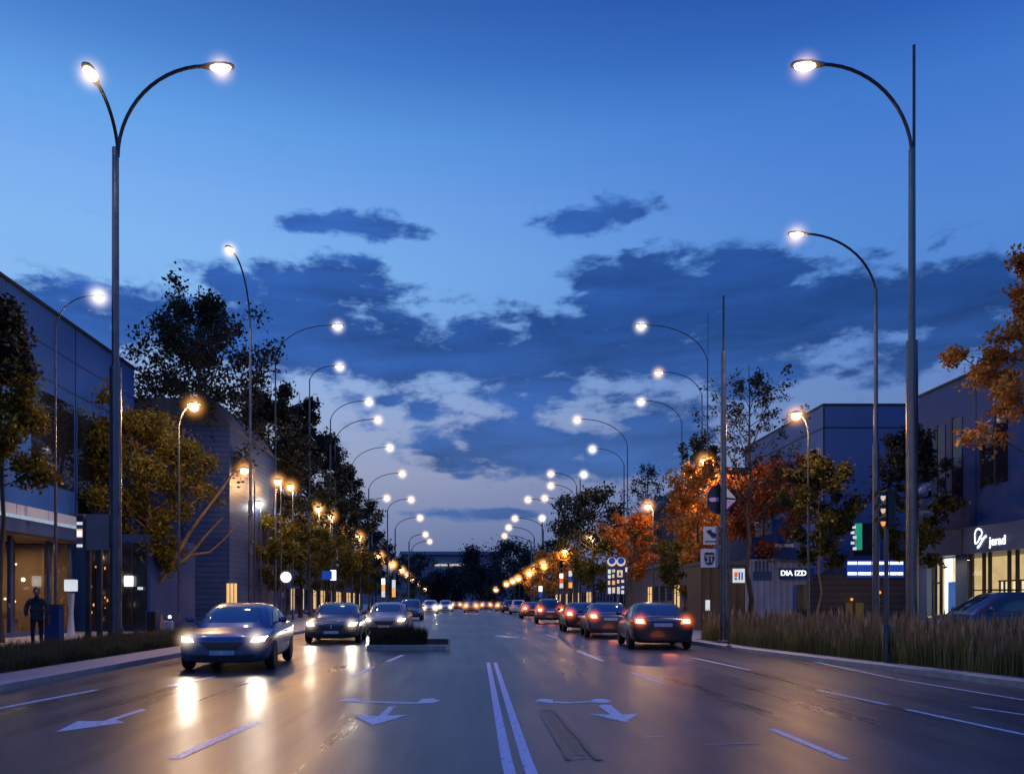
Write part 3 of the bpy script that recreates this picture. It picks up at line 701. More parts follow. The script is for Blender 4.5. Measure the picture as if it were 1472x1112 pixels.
# ------------------------------------------------------------------ trees
def tree(name, label, cat, base, H, R, leafm, barkm, seed, nleaf, lsize, cb=.3, trunk_r=.12, prof=None, limbs=20, up=.9, subs=5, twigs=3, group=None, clump=.6, extra=None, wood_detail=True, lean=(0,0), scatter=.16, leaf2=None, frac2=0.0, split=None):
    r = np.random.RandomState(seed)
    prof = prof or (lambda t: math.sin(PI*min(1,max(0.02,(t*.92+.06))))**.7)
    t = thing(name, label, cat, base, 0, group)
    wood = MB(); n = 9
    trunk = [np.array([lean[0]*(i/n)**1.5 + r.normal(0,.012*H*(i>0)*.4), lean[1]*(i/n)**1.5 + r.normal(0,.012*H*(i>0)*.4), H*.94*i/n]) for i in range(n+1)]
    wood.tube(trunk, [trunk_r*(1.25 if i == 0 else 1)*(1-.88*i/n) for i in range(n+1)], 8 if wood_detail else 5)
    def at(q):
        q = min(max(q,0),.999)*n; i = int(q); return trunk[i]*(1-(q-i)) + trunk[i+1]*(q-i)
    tw = []
    for i in range(limbs):
        f = cb + (.99-cb)*(i+.5)/limbs; a = i*2.39996 + r.uniform(-.4,.4); tt = (f-cb)/(1-cb)
        ln = R*prof(tt)*r.uniform(.75,1.12)
        p0 = at(f*.94 - .05*R/H*up); d = np.array([math.cos(a), math.sin(a), up*r.uniform(.5,1.1)])
        pts = [p0]; p = p0.copy(); 
        for k in range(4):
            d = d + r.normal(0,.14,3); d[2] += .05; hx_ = np.linalg.norm(d[:2]); d[2] = min(d[2], 1.5*hx_); dn = d/np.linalg.norm(d[:2])*ln/4
            p = p + dn; pts.append(p)
        for q in pts: q[2] = min(q[2], H*1.01)
        wood.tube(pts, [max(.012,trunk_r*.34*(1-f*.6))*(1-.8*k/4) for k in range(5)], 5 if wood_detail else 3, False)
        for s_ in range(subs):
            u = .3+.7*(s_+r.uniform(0,.9))/subs; k = min(3,int(u*4)); b = pts[k]*(1-(u*4-k)) + pts[k+1]*(u*4-k) if k < 4 else pts[4]
            a2 = a + r.uniform(-1.25,1.25); l2 = ln*.42*r.uniform(.5,1.15)*(1.15-.4*u)
            d2 = np.array([math.cos(a2), math.sin(a2), r.uniform(-.15,.9)]); d2 /= np.linalg.norm(d2)
            m1 = b + d2*l2*.5 + r.normal(0,.05*l2,3); e1 = b + d2*l2 + np.array([0,0,.12*l2])
            wood.tube([b,m1,e1], [.020*(.5+trunk_r*3),.012*(.5+trunk_r*3),.006], 3, False)
            wgt = r.uniform(0,1)
            for w_ in range(twigs):
                bb = m1*(1-w_/twigs) + e1*(w_/twigs); d3 = d2 + r.normal(0,.65,3); d3 /= np.linalg.norm(d3)
                e3 = bb + d3*l2*.55*r.uniform(.6,1.2)
                if wood_detail: wood.tube([bb,e3],[.009,.004],3,False)
                tw.append((bb, e3, (.15+wgt) if r.uniform() < clump+.3 else .05))
    if extra:
        for pts, r0 in extra: wood.tube(pts, [r0*(1-.75*i/(len(pts)-1)) for i in range(len(pts))], 8)
    wood.build('trunk', barkm, t, smooth=True)
    if nleaf:
        A = np.array([x[0] for x in tw]); B = np.array([x[1] for x in tw]); W = np.array([x[2] for x in tw]); W /= W.sum()
        k = r.choice(len(tw), nleaf, p=W); u = r.uniform(0,1.1,nleaf)[:,None]
        sc = scatter*(R/2.2)**.6
        C = A[k]*(1-u) + B[k]*u + r.normal(0,sc,(nleaf,3))
        tsh = r.uniform(0,1,len(tw))
        nrm = r.normal(0,1,(nleaf,3)); nrm /= np.linalg.norm(nrm,axis=1)[:,None]
        ra = r.normal(0,1,(nleaf,3)); av = np.cross(nrm, ra); av /= np.linalg.norm(av,axis=1)[:,None]; bv = np.cross(nrm, av)
        sz = lsize*r.uniform(.6,1.3,nleaf)[:,None]
        V = np.concatenate([C-av*sz*.62, C+bv*sz*.36+nrm*sz*.1, C+av*sz*.62, C-bv*sz*.36+nrm*sz*.1],0)
        i = np.arange(nleaf); F = np.stack([i,i+nleaf,i+2*nleaf,i+3*nleaf],1)
        me = bpy.data.meshes.new('crown'); me.from_pydata(V.tolist(), [], F.tolist())
        me.materials.append(leafm)
        if leaf2:
            me.materials.append(leaf2)
            if split is not None: mi = (C[:,2] + r.normal(0,.5,nleaf) < split).astype(int)  # lamplight put into leaf colour: lower leaves lighter, crown top left dark
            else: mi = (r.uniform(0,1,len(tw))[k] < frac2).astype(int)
            me.polygons.foreach_set('material_index', mi.tolist())
        a_ = me.attributes.new('shade','FLOAT','FACE'); a_.data.foreach_set('value', np.clip(tsh[k]*.6+r.uniform(0,.45,nleaf),0,1).astype(np.float32))
        o = bpy.data.objects.new('crown', me); COL.objects.link(o); o.parent = t
    return t
def TB(px, D): return (gx(px,D), D, PAVE)
col_prof = lambda t: (.55+.45*math.sin(PI*min(1,t*1.1)))*(1-.75*max(0,t-.45))
cone_prof = lambda t: max(.08,(1-t)**.8)*(.6+.4*min(1,t*5))
airy = lambda t: (.25+.75*math.sin(PI*min(.98,t*.8+.15)))*(1-.45*t)
# left
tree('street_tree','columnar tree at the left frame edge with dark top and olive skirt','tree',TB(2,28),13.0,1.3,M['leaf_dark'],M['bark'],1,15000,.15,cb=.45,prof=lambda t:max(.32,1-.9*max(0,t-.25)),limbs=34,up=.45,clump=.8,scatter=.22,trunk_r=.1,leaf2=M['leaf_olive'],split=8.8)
D = 40
ex = []
def rel(px,py,dy=0): return np.array([gx(px,D)-gx(230,D), dy, gz(py,D)-PAVE])
ex.append(([rel(232,835),rel(250,808,-.1),rel(275,765,-.2),rel(300,733,-.3),rel(325,700,-.3),rel(338,680,-.3),rel(349,677,-.3)],.11))
ex.append(([rel(240,822,.1),rel(272,797,.2),rel(292,770,.3),rel(318,742,.3)],.10))
ex.append(([rel(272,797,.2),rel(300,793,.2),rel(320,775,.2),rel(342,751,.2)],.06))
ex.append(([rel(230,828),rel(214,815,0),rel(204,806,0)],.09))
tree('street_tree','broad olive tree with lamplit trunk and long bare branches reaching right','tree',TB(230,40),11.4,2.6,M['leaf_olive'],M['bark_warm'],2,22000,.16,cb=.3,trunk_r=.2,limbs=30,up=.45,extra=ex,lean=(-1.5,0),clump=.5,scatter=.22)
tree('street_tree','tallest dark airy tree on the left, rising above the lamps','tree',TB(288,50),21.6,5.2,M['leaf_dark'],M['bark'],33,15500,.21,cb=.36,trunk_r=.26,prof=lambda t:(.55+.45*min(1,t*4))*max(.2,(1-t)**.55),limbs=46,up=1.25,clump=.35,subs=7,scatter=.17)
for i,(px,D,top,R,lab) in enumerate([(388,62,528,3.9,'loose dark tree with sky showing through right of the tallest left tree'),
     (432,72,545,3.9,'dark tree behind the pale lamp pole in the left row'),
     (468,84,600,3.9,'dark tree under the nested pair of left lamps'),
     (496,98,650,3.8,'dark tree at the end of the thick left row, before the sky opens')]):
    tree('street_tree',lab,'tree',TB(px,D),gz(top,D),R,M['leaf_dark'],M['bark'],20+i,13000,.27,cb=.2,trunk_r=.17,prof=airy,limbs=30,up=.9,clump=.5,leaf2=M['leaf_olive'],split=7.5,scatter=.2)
for i,(px,D,top,R) in enumerate([(520,120,715,3.2),(540,150,752,3.2),(560,185,785,3.4),(585,230,800,4.2),(604,265,790,5.0)]):
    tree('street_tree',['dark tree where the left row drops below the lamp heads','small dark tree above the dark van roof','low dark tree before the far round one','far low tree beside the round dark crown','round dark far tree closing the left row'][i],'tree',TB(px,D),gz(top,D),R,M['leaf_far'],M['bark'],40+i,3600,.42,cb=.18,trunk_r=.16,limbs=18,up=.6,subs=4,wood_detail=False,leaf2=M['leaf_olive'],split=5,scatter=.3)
for i,(px,D,top,R,lab) in enumerate([(385,56,730,1.9,'young olive tree behind the slate blue car roof'),(447,66,745,2.0,'young olive tree left of the second oncoming car'),(482,80,760,2.2,'young olive tree above the second oncoming car'),(520,105,790,2.4,'young olive tree above the third oncoming car')]):
    tree('young_tree',lab,'tree',TB(px,D),gz(top,D),R,M['leaf_olive'],M['bark_warm'],60+i,4200,.22,cb=.32,trunk_r=.1,limbs=18,up=.6,wood_detail=i<2,scatter=.2)
# right
tree('street_tree','orange autumn tree leaning in at the right frame edge','tree',TB(1492,24),12.4,2.1,M['leaf_orange'],M['bark'],70,10000,.13,cb=.47,trunk_r=.14,limbs=26,up=.75,clump=.35,leaf2=M['leaf_gold'],frac2=.4,scatter=.12,prof=lambda t:(.6+.4*math.sin(PI*min(1,t*1.6+.1))) if t<.62 else max(.3,.85-.8*t))
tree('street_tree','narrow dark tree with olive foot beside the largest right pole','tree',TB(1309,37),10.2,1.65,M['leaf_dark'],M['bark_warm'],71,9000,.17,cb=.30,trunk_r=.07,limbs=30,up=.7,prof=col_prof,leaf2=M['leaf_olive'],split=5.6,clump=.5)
tree('young_tree','young olive tree on a thin trunk before the brown boarded shop','tree',TB(1178,36),8.5,1.6,M['leaf_olive'],M['bark_warm'],72,8500,.16,cb=.36,trunk_r=.06,limbs=26,up=.7,prof=col_prof,leaf2=M['leaf_dark'],frac2=.3,clump=.5)
tree('street_tree','tall almost leafless dark tree behind the round sign pole','tree',TB(1076,42),14.1,2.9,M['leaf_dark'],M['bark'],73,3600,.13,cb=.42,trunk_r=.14,limbs=30,up=1.4,prof=airy,subs=7,clump=.4,scatter=.08)
tree('street_tree','rust red tree under the leafless one','tree',TB(1098,45),9.4,2.6,M['leaf_rust'],M['bark'],74,8000,.17,cb=.4,trunk_r=.12,limbs=22,up=.5,scatter=.2)
tree('street_tree','bright golden orange tree around the amber lamp by the round sign','tree',TB(1003,45),9.6,1.95,M['leaf_gold'],M['bark'],75,7500,.17,cb=.36,trunk_r=.12,limbs=22,up=.6,scatter=.16,leaf2=M['leaf_orange'],frac2=.4)
tree('street_tree','dark airy tree rising behind the golden orange one','tree',TB(1012,62),15.2,2.6,M['leaf_dark'],M['bark'],76,4200,.2,cb=.35,trunk_r=.14,limbs=24,up=1.0,prof=airy)
tree('young_tree','small green tree on a pale stem behind the nearest dark sedan','tree',TB(972,50),5.4,1.5,M['leaf_olive'],M['bark_warm'],77,3600,.16,cb=.35,trunk_r=.06,limbs=16,up=.6)
tree('street_tree','orange and red tree behind the blue logo board','tree',TB(908,72),9.6,2.3,M['leaf_orange'],M['bark'],78,6000,.22,cb=.36,trunk_r=.12,limbs=20,up=.6,leaf2=M['leaf_rust'],frac2=.4,scatter=.2)
tree('street_tree','bare twiggy tree beside the dark gable','tree',TB(932,88),17.2,3.2,M['leaf_dark'],M['bark'],79,2600,.2,cb=.4,trunk_r=.16,limbs=26,up=1.3,prof=airy,subs=6)
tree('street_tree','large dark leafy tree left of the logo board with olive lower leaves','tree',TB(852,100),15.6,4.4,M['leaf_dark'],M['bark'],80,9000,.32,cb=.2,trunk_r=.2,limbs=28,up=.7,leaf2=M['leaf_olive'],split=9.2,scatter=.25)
tree('street_tree','small golden tree lit from inside by its amber lamp','tree',TB(810,127),9.8,2.5,M['leaf_gold'],M['bark'],81,3600,.3,cb=.33,trunk_r=.12,limbs=16,up=.6,wood_detail=False,scatter=.22)
for i,(px,D,top,R,mk,lab) in enumerate([(786,152,792,2.6,'leaf_gold','golden tree beyond the inside-lit one on the right'),(769,182,806,2.8,'leaf_gold','low golden tree behind the parked row on the right'),(822,140,742,3.0,'leaf_far','dark tree behind the golden trees on the right'),(796,175,770,3.2,'leaf_far','dark tree towards the far end of the right row')]):
    tree('street_tree',lab,'tree',TB(px,D),gz(top,D),R,M[mk],M['bark'],90+i,3000,.4,cb=.25,trunk_r=.14,limbs=16,up=.6,wood_detail=False,scatter=.3)
for i,(px,D,top,R,lab,pf) in enumerate([(678,300,780,7.5,'pointed dark tree standing alone at the end of the road',cone_prof),(738,275,775,8.0,'round dark tree at the far end on the right',None),(760,262,792,5.5,'dark tree joining the round one at the far right',None),(652,320,818,6.0,'low dark tree left of the pointed one',None),(704,310,815,6.5,'low dark tree right of the pointed one',None),(628,300,826,5.0,'lowest dark tree in front of the far pale block',None)]):
    tree('far_tree',lab,'tree',TB(px,D),gz(top,D),R,M['leaf_far'],M['bark'],110+i,4200,.75,cb=.06,trunk_r=.3,limbs=24,up=.5,subs=4,prof=pf,wood_detail=False,scatter=.6,clump=.6)

# ------------------------------------------------------------------ buildings
# left dark glass building
XB = -17.5
b = thing('glass_building','dark blue panelled building with a glazed shop at the left frame edge','building',(0,0,0))
g = MB(); g.span(-36,XB,8,44,5.1,13.7); g.build('wall', M['panel_blue'], b)
g = MB()
for z in (12.15,10.75): g.span(XB,XB+.012,8,44,z-.02,z+.02)
for y in (30.5,37.4): g.span(XB,XB+.015,y-.03,y+.03,5.1,13.7)
g.build('panel_joint', M['seam'], b)
g = MB(); g.span(-36,XB+.1,8,44.05,13.7,13.82); g.build('parapet', M['seam'], b)
g = MB(); g.span(XB,XB+.03,33.6,37.2,6.4,10.2); w = g.build('window', M['mirror_glass'], b)
g = MB(); g.span(XB,XB+.02,37.6,43.5,5.1,10.4); w = g.build('window', M['dark_glass'], b)
g = MB()
for y in (39.2,41): g.span(XB+.021,XB+.05,y-.03,y+.03,5.1,10.4)
g.build('mullion', M['seam'], w)
# canopy
cn = MB(); cn.span(XB-2,-16.72,12,36.6,4.08,4.60); co = cn.build('canopy', M['blue_band'], b)
g = MB(); g.span(XB-2,-16.66,12,36.66,4.602,4.72); g.build('canopy_edge', M['strip'], co)
g = MB()
for y0 in np.arange(12,36,2.4): g.span(-16.85,-16.80,y0+.02,min(36.5,y0+2.38),4.722,5.14)
g.build('balustrade', M['frost_glass'], co)
g = MB(); g.span(XB-2,-16.8,12,36.5,4.03,4.078); g.build('soffit', M['wood'], co)
# shop room
g = MB(); g.span(XB-5,XB-.2,12,37.8,.0,.13); g.build('shop_floor', M['wood'], b)
g = MB(); g.span(XB-5.2,XB-5,12,37.8,.13,4.03); g.build('shop_back_wall', M['curtain'], b)
g = MB(); g.span(XB-5,XB-.25,37.3,37.6,.13,4.03); g.build('shop_side_wall', M['curtain'], b)
g = MB(); g.add([(XB-.1,12,.13),(XB-.1,37,.13),(XB-.1,37,4.03),(XB-.1,12,4.03)],[(0,1,2,3)]); sw = g.build('window', M['clear_glass'], b)
g = MB()
for y in (24,28,32.2,35.2,37.05): g.span(XB-.16,XB-.02,y-.09,y+.09,.13,4.03)
g.span(XB-.16,XB-.03,12,37.1,.121,.30)
g.build('frame', M['blue_band'], sw)
rr = random.Random(5)
for k in range(34):
    y = rr.uniform(29,36.8); x = XB-rr.uniform(.9,4.4); z = rr.uniform(.6,3.1)
    g = MB(); s_ = rr.uniform(.035,.09); g.ball((x,y,z), s_, 8, 6); q = g.build('shop_bulb', M['bulb'], b, smooth=True)
g = MB()
for k in range(5):
    y = 30+k*1.5; g.span(XB-3.2,XB-2.8,y,y+1.1,.13,1.0+.2*(k%2)); g.span(XB-2.7,XB-2.2,y+.2,y+.7,.13,.75)
g.build('shop_counter', M['wood'], b)
g = MB()
for y in (31.2,33.9,36.4): g.span(XB-1.0,XB-.9,y,y+.16,.13,4.0)
g.build('timber_post', M['wood'], b)
lamp_light('shop_light','AREA',(XB-2.2,32,3.9),120,(1,.62,.3),b,.6)
lamp_light('shop_light','AREA',(XB-2.2,35.5,3.9),100,(1,.62,.3),b,.6)
# dark pavilion between the shop and the louvred block
b = thing('dark_pavilion','low dark shopfront with small warm lights behind the left sign board','building',(0,0,0))
g = MB(); g.span(-21.9,-14.6,38.6,45,.1,4.6); g.build('wall', M['panel_navy'], b)
g = MB(); g.span(-17.35,-14.75,38.5,38.6,.3,4.2); w = g.build('window', M['dark_glass'], b)
g = MB()
for x in (-17.0,-16.2,-15.4): g.span(x-.03,x+.03,38.45,38.5,.3,4.2)
g.build('mullion', M['seam'], w)
g = MB()
for k in range(26):
    x = rr.uniform(-17.3,-15.9); z = rr.uniform(.5,3.6); g.box((x,38.49,z),(rr.uniform(.03,.08),.012,rr.uniform(.04,.14)))
g.build('shop_glint', M['sign_orange'], w)
g = MB(); g.span(gx(176,38),gx(186,38),38.2,38.44,gz(842,38),gz(827,38)); o_ = g.build('wall_light', M['sign_lit'], b)
halo(o_, (gx(181,38),38.2,gz(834,38)), .5, M['halo_white'])
g = MB(); g.span(gx(194,38),gx(200,38),38.3,38.44,gz(847,38),gz(843,38)); g.build('wall_light', M['sign_lit_soft'], b)
# louvred blue block
b = thing('louvred_building','blue building clad in thin horizontal louvres behind the long bare branches','building',(0,0,0))
g = MB(); g.span(-21,-13.6,48,60,.1,11.6); g.build('wall', M['louvre'], b)
g = MB(); g.wallpoly([(-21.1,11.6),(-13.5,11.6),(-14.6,13.2),(-20,13.2)],47.95,60); g.build('roof', M['slate'], b)
g = MB(); g.span(gx(262,47.8),gx(272,47.8),47.85,48,.1,8); g.span(gx(225,47.8),gx(232,47.8),47.85,48,.1,8); g.build('pilaster', M['panel_navy'], b)
g = MB(); g.span(gx(325,47.9),gx(341,47.9),47.94,48,.1,gz(838,48)); w = g.build('door', M['sign_cream'] if False else M['window_warm'], b)
g = MB(); 
for px in (325,330.5,336,341): g.span(gx(px,47.9)-.02,gx(px,47.9)+.02,47.90,47.938,.1,gz(838,48))
g.build('frame', M['wood'], w)
g = MB()
for k in range(9): g.box((gx(262+rr.choice([-2,2]),47.8)-.5,47.9,1.2+k*.42),(.32,.06,.1))
g.build('window', M['window_dim'], b)
# row of dark shops along the left
for i,(y0,y1,h,x,lab) in enumerate([(62,80,5.2,-17.6,'low dark shop behind the left trees beyond the louvred block'),(82,104,7.5,-18.5,'two-storey dark shop behind the left trees near the third oncoming car'),(107,150,6.2,-18.8,'long dark shop row behind the far left trees')]):
    b = thing('shop_building',lab,'building',(0,0,0))
    g = MB(); g.span(x-10,x,y0,y1,.1,h); g.build('wall', M['panel_navy'], b)
    g = MB(); g.span(x-10.2,x+.3,y0-.2,y1+.2,h,h+.35); g.build('roof', M['slate'], b)
    k = y0+1
    while k < y1-2:
        lit = rr.random() < .4
        g = MB(); g.span(x,x+.03,k,k+1.6,.6,2.9); w = g.build('window', M['window_warm'] if lit else M['dark_glass'], b)
        g = MB(); g.span(x+.031,x+.07,k+.76,k+.84,.6,2.9); g.span(x+.031,x+.068,k,k+1.6,2.2,2.26); g.build('frame', M['seam'], w)
        k += 2.6
# right corner building with the store
XR = 22.0
b = thing('store_building','navy clad building with glowing ground floor store at the right frame edge','building',(0,0,0))
g = MB(); g.span(XR,36,22,40.6,4.75,11.4); g.build('wall', M['panel_navy'], b)
g = MB(); g.span(XR-.06,36,21.9,40.66,11.4,11.5); g.build('parapet', M['seam'], b)
g = MB(); g.span(XR-.012,XR,36.0,36.05,4.75,11.4); g.span(XR-.012,XR,29.0,29.05,4.75,11.4); g.build('panel_joint', M['seam'], b)
for (ya,yb,za,zb,mk) in [(38.3,38.9,5.9,9.6,'mirror_glass'),(37.0,37.7,5.7,9.7,'mirror_glass'),(34.8,35.6,6.4,8.9,'mirror_glass'),(33.9,34.6,6.4,9.1,'mirror_glass')]:
    g = MB(); g.span(XR-.03,XR,ya,yb,za,zb); w = g.build('window', M[mk], b)
    g = MB(); g.span(XR-.05,XR-.031,yb+.0,yb+.14,za-.1,zb+.1); g.build('frame', M['seam'], w)
g = MB(); g.span(XR-.25,XR+3,22,40.6,3.57,4.70); fo = g.build('fascia', M['panel_grey'], b)
g = MB(); g.span(XR-.262,XR-.251,36.58,36.62,3.57,4.7); g.build('panel_joint', M['seam'], fo)
# logo and letters, proud of the fascia, facing the street (-X)
RX = (PI/2,0,-PI/2)
yl = 26400/(1418-670); ztop = 4.55
lg = MB()
def yp(px): return 26400/(px-670)
xl = XR-.28
def ribbon(pts, w):
    for a, c in zip(pts, pts[1:]):
        (ya,za),(yb,zb) = a, c; dy, dz = yb-ya, zb-za; L_ = math.hypot(dy,dz); ny, nz = -dz/L_*w/2, dy/L_*w/2
        lg.add([(xl,ya+ny,za+nz),(xl,yb+ny,zb+nz),(xl,yb-ny,zb-nz),(xl,ya-ny,za-nz)],[(0,1,2,3)])
def Z(py, px): return gz(py, yp(px))
def Q(px,py): return (yp(px), Z(py,px))
ribbon([Q(1411,781),Q(1410.5,768),Q(1412,762),Q(1415,759.5),Q(1419,760.5),Q(1421,764),Q(1420.5,769),Q(1417.5,772),Q(1416.5,776),Q(1414,780),Q(1411,781)],.075)
ribbon([Q(1414,787),Q(1417.5,784),Q(1421,777),Q(1424,772.5),Q(1427.5,769.5)],.11)
ribbon([Q(1419,772),Q(1421.5,777)],.07)
lo = lg.build('logo', M['sign_lit'], fo)
text_obj('jerad', .52, (XR-.265,(yp(1433)+yp(1453))/2,(Z(777,1442))), RX, M['sign_lit'], 'lettering', fo)
# ground floor
g = MB(); g.span(XR-.02,XR+.3,36.62,37.5,.1,3.57); g.build('pier', M['panel_grey'], b)
g = MB(); g.span(XR-.0,XR+.3,39.85,40.6,.1,3.57); g.build('pier', M['panel_grey'], b)
g = MB(); g.span(XR+2.5,XR+2.6,22,40.5,.1,3.57); g.build('store_back_wall', M['window_warm'], b)
g = MB(); g.span(XR+.02,XR+2.5,22,40.5,.1,.13); g.build('store_floor', M['pavement'], b)
for (ya,yb,mk) in [(39.35,39.85,'window_warm'),(38.7,39.25,'window_bright'),(37.6,38.62,'window_cream')]:
    g = MB(); g.span(XR+.5,XR+.55,ya,yb,.13,3.5); g.build('lit_panel', M[mk], b)
g = MB(); g.span(XR+.3,XR+.33,37.9,38.62,.13,2.4); g.build('poster', M['poster_blue'], b)
g = MB(); g.add([(XR,37.5,.13),(XR,39.85,.13),(XR,39.85,3.57),(XR,37.5,3.57)],[(0,1,2,3)]); w = g.build('window', M['clear_glass'], b)
g = MB()
for y in (38.66,39.3): g.span(XR-.05,XR+.05,y-.05,y+.05,.13,3.56)
g.span(XR-.04,XR+.04,38.7,39.26,2.32,2.40); g.build('frame', M['seam'], w)
g = MB(); g.add([(XR,22,.13),(XR,36.6,.13),(XR,36.6,3.57),(XR,22,3.57)],[(0,1,2,3)]); w = g.build('window', M['clear_glass'], b)
g = MB()
for y in (36.42,35.45,35.05,33.8,33.3,31.8,30,28,26): g.span(XR-.06,XR+.06,y-.045,y+.045,.13,3.56)
g.span(XR-.05,XR+.05,22,36.5,.125,.95)
g.build('frame', M['seam'], w)
for (ya,yb) in [(35.6,36.2),(35.12,35.4),(33.95,34.85),(31.9,33.1),(29,31)]:
    g = MB(); g.span(XR+1.2,XR+1.25,ya,yb,.9,2.35); g.build('lit_panel', M['window_cream'], b)
g = MB()
for y in (36.2,35.9,34.85,33.95,34.4): g.span(XR+1.12,XR+1.18,y-.03,y+.03,.9,2.4)
g.span(XR+1.1,XR+1.16,33.9,36.25,2.36,2.42); g.build('shelf_frame', M['seam'], b)
lamp_light('store_light','AREA',(XR-1.2,38.6,3.4),40,(1,.8,.55),b,.5)
# blue corner block behind
b = thing('blue_building','tall plain bright blue block behind the curved-roof shop','building',(0,0,0))
g = MB(); g.span(21.4,34,50,64,.1,13.2); g.build('wall', M['blue_wall'], b)
g = MB(); g.span(21.36,34.04,49.96,64.04,13.2,13.34); g.build('parapet', M['seam'], b)
g = MB(); g.span(21.38,34,49.985,50,11.86,11.94); g.span(21.385,21.4,50,64,11.86,11.94); g.span(21.38,21.46,49.98,50,.1,13.2); g.build('panel_joint', M['seam'], b)
g = MB(); g.span(21.37,21.4,51,54,7.5,10.8); g.span(21.37,21.4,56,60,7.5,10.8); w = g.build('window', M['mirror_glass'], b)
# curved roof garage shop
b = thing('boarded_shop','low brown boarded shop with curved roof and lit blue sign','building',(0,0,0))
g = MB(); g.span(gx(1181,46),26.2,46,49.6,.1,3.0); g.build('wall', M['boards'], b)
pts = [(gx(1181,46)-.05,3.0),(gx(1181,46)+.3,3.35)]+[(gx(px,46),gz(py,46)) for px,py in ((1205,806),(1225,799),(1260,797),(1300,800))]+[(25.6,3.7),(26.3,3.0)]
g = MB(); g.wallpoly(pts,45.9,49.6); g.build('roof', M['panel_navy'], b)
sx0, sx1 = gx(1218,45.8), gx(1299,45.8)
g = MB(); g.span(sx0,sx1,45.75,45.88,gz(829,45.8),gz(805,45.8)); s_ = g.build('sign_board', M['sign_blue'], b)
segs = [(1218,1231),(1233,1251),(1253,1268),(1269,1277),(1279,1288),(1289,1297)]
for a,c in segs:
    for ya,yb in ((811,807),(826,822)):
        g = MB(); g.span(gx(a,45.8),gx(c,45.8),45.72,45.748,gz(ya,45.8),gz(yb,45.8)); g.build('sign_bar', M['sign_lit'], s_)
g = MB(); g.span(gx(1216,45.9),gx(1226,45.9),45.94,46,.1,gz(866,46)); g.span(gx(1230,45.9),gx(1242,45.9),45.94,46,.1,gz(866,46)); g.build('door', M['dark_glass'], b)
g = MB(); g.ball((gx(1225,45.8),45.85,gz(861,46)),.08,8,6); g.ball((gx(1265,45.8),45.85,gz(851,46)),.09,8,6); g.build('wall_light', M['sign_orange'], b)
# green sign on the shop roof
b = thing('roof_sign','green lit vertical sign above the curved roof beside a dark cabinet','sign',(0,0,0))
g = MB(); g.span(gx(1229,47),gx(1238,47),46.9,47,gz(790,47),gz(752,47)); g.build('panel', M['sign_green'], b)
g = MB()
for k,(px,py) in enumerate(((1228,757),(1226,765),(1229,772),(1226,780),(1229,788))): g.box((gx(px,46.8),46.83,gz(py,46.8)),(.18,.06,.16),0)
g.build('emblem', M['sign_lit_soft'], b)
g = MB(); g.span(gx(1239,47),gx(1254,47),46.9,47.4,gz(790,47),gz(752,47)); g.build('cabinet', M['sign_dark'], b)
g = MB(); g.span(gx(1226,47),gx(1256,47),46.95,47.2,gz(800,47)-.1,gz(790,47)-.002); g.build('bracket', M['seam'], b)
# white ribbed shop
b = thing('white_shop','white ribbed metal shop with blue stripes and lit lettering','building',(0,0,0))
x0, x1, xm = gx(1076,44), gx(1166,44), gx(1112,44)
g = MB(); g.span(x0,xm,44,50,.55,gz(803,44)); g.build('wall', M['rib_white'], b)
g = MB(); g.span(xm+.003,x1,44.3,50,.55,gz(800,44)); g.build('wall', M['rib_white'], b)
g = MB(); g.span(x0-.03,x1,43.95,50,.1,.548); g.build('plinth', M['blue_band'], b)
g = MB(); g.wallpoly([(x0-.1,gz(803,44)),(xm+.02,gz(797,44)),(xm+.02,gz(766,44)),(x0-.1,gz(775,44))],43.96,50.03); g.build('upper_panel', M['panel_navy'], b)
g = MB(); g.span(xm+.05,gx(1138,44.4),44.4,50,gz(800,44)+.0,gz(745,44)); g.build('tower', M['panel_blue'], b)
g = MB(); g.span(xm+.04,gx(1140,44.3),44.2,44.38,gz(786,44),gz(781,44)); g.build('trim', M['white_trim'], b)
g = MB(); g.wallpoly([(xm+.03,gz(800,44)),(x1+.3,gz(806,44)),(x1+.3,gz(800,44)),(gx(1140,44),gz(788,44)),(xm+.03,gz(788,44))],43.9,44.28); g.build('roof', M['panel_navy'], b)
g = MB()
for px in (1086,1091.5,1097,1102.5): g.span(gx(px,43.9),gx(px+3,43.9),43.96,43.998,gz(832,44),gz(806,44))
g.span(gx(1083,43.9),gx(1110,43.9),43.93,43.958,gz(833,44),gz(821,44))
g.build('blue_stripes', M['blue_band'], b)
g = MB(); g.span(gx(1123,44),x1+.2,44.1,44.27,gz(831,44),gz(816,44)); so = g.build('sign_board', M['panel_navy'], b)
text_obj('DIA IZD', .38, ((gx(1127,44)+gx(1156,44))/2,44.08,gz(823.5,44)), (PI/2,0,0), M['sign_lit'], 'lettering', so)
g = MB(); g.span(gx(1147,44.2),gx(1160,44.2),44.22,44.298,.1,gz(840,44)); g.build('door', M['dark_glass'], b)
g = MB(); g.span(gx(1141,44.2),gx(1146,44.2),44.26,44.296,.1,gz(840,44)); g.build('shutter', M['blue_wall'], b)
# brick house sliver
b = thing('brick_building','narrow red brick building half hidden behind the rust red tree','building',(0,0,0))
g = MB(); g.span(17.6,21.2,58,66,.1,10.5); g.build('wall', M['brick'], b)
g = MB(); g.span(17.5,21.3,57.9,66.1,10.5,10.8); g.build('roof', M['slate'], b)
for (xa,za) in ((18.2,3.5),(19.8,3.5),(18.2,7),(19.8,7)):
    g = MB(); g.span(xa,xa+.9,57.95,58,za,za+1.8); w = g.build('window', M['mirror_glass'], b)
    g = MB(); g.span(xa-.06,xa+.96,57.9,57.99,za-.1,za-.01); g.build('sill', M['white_trim'], w)
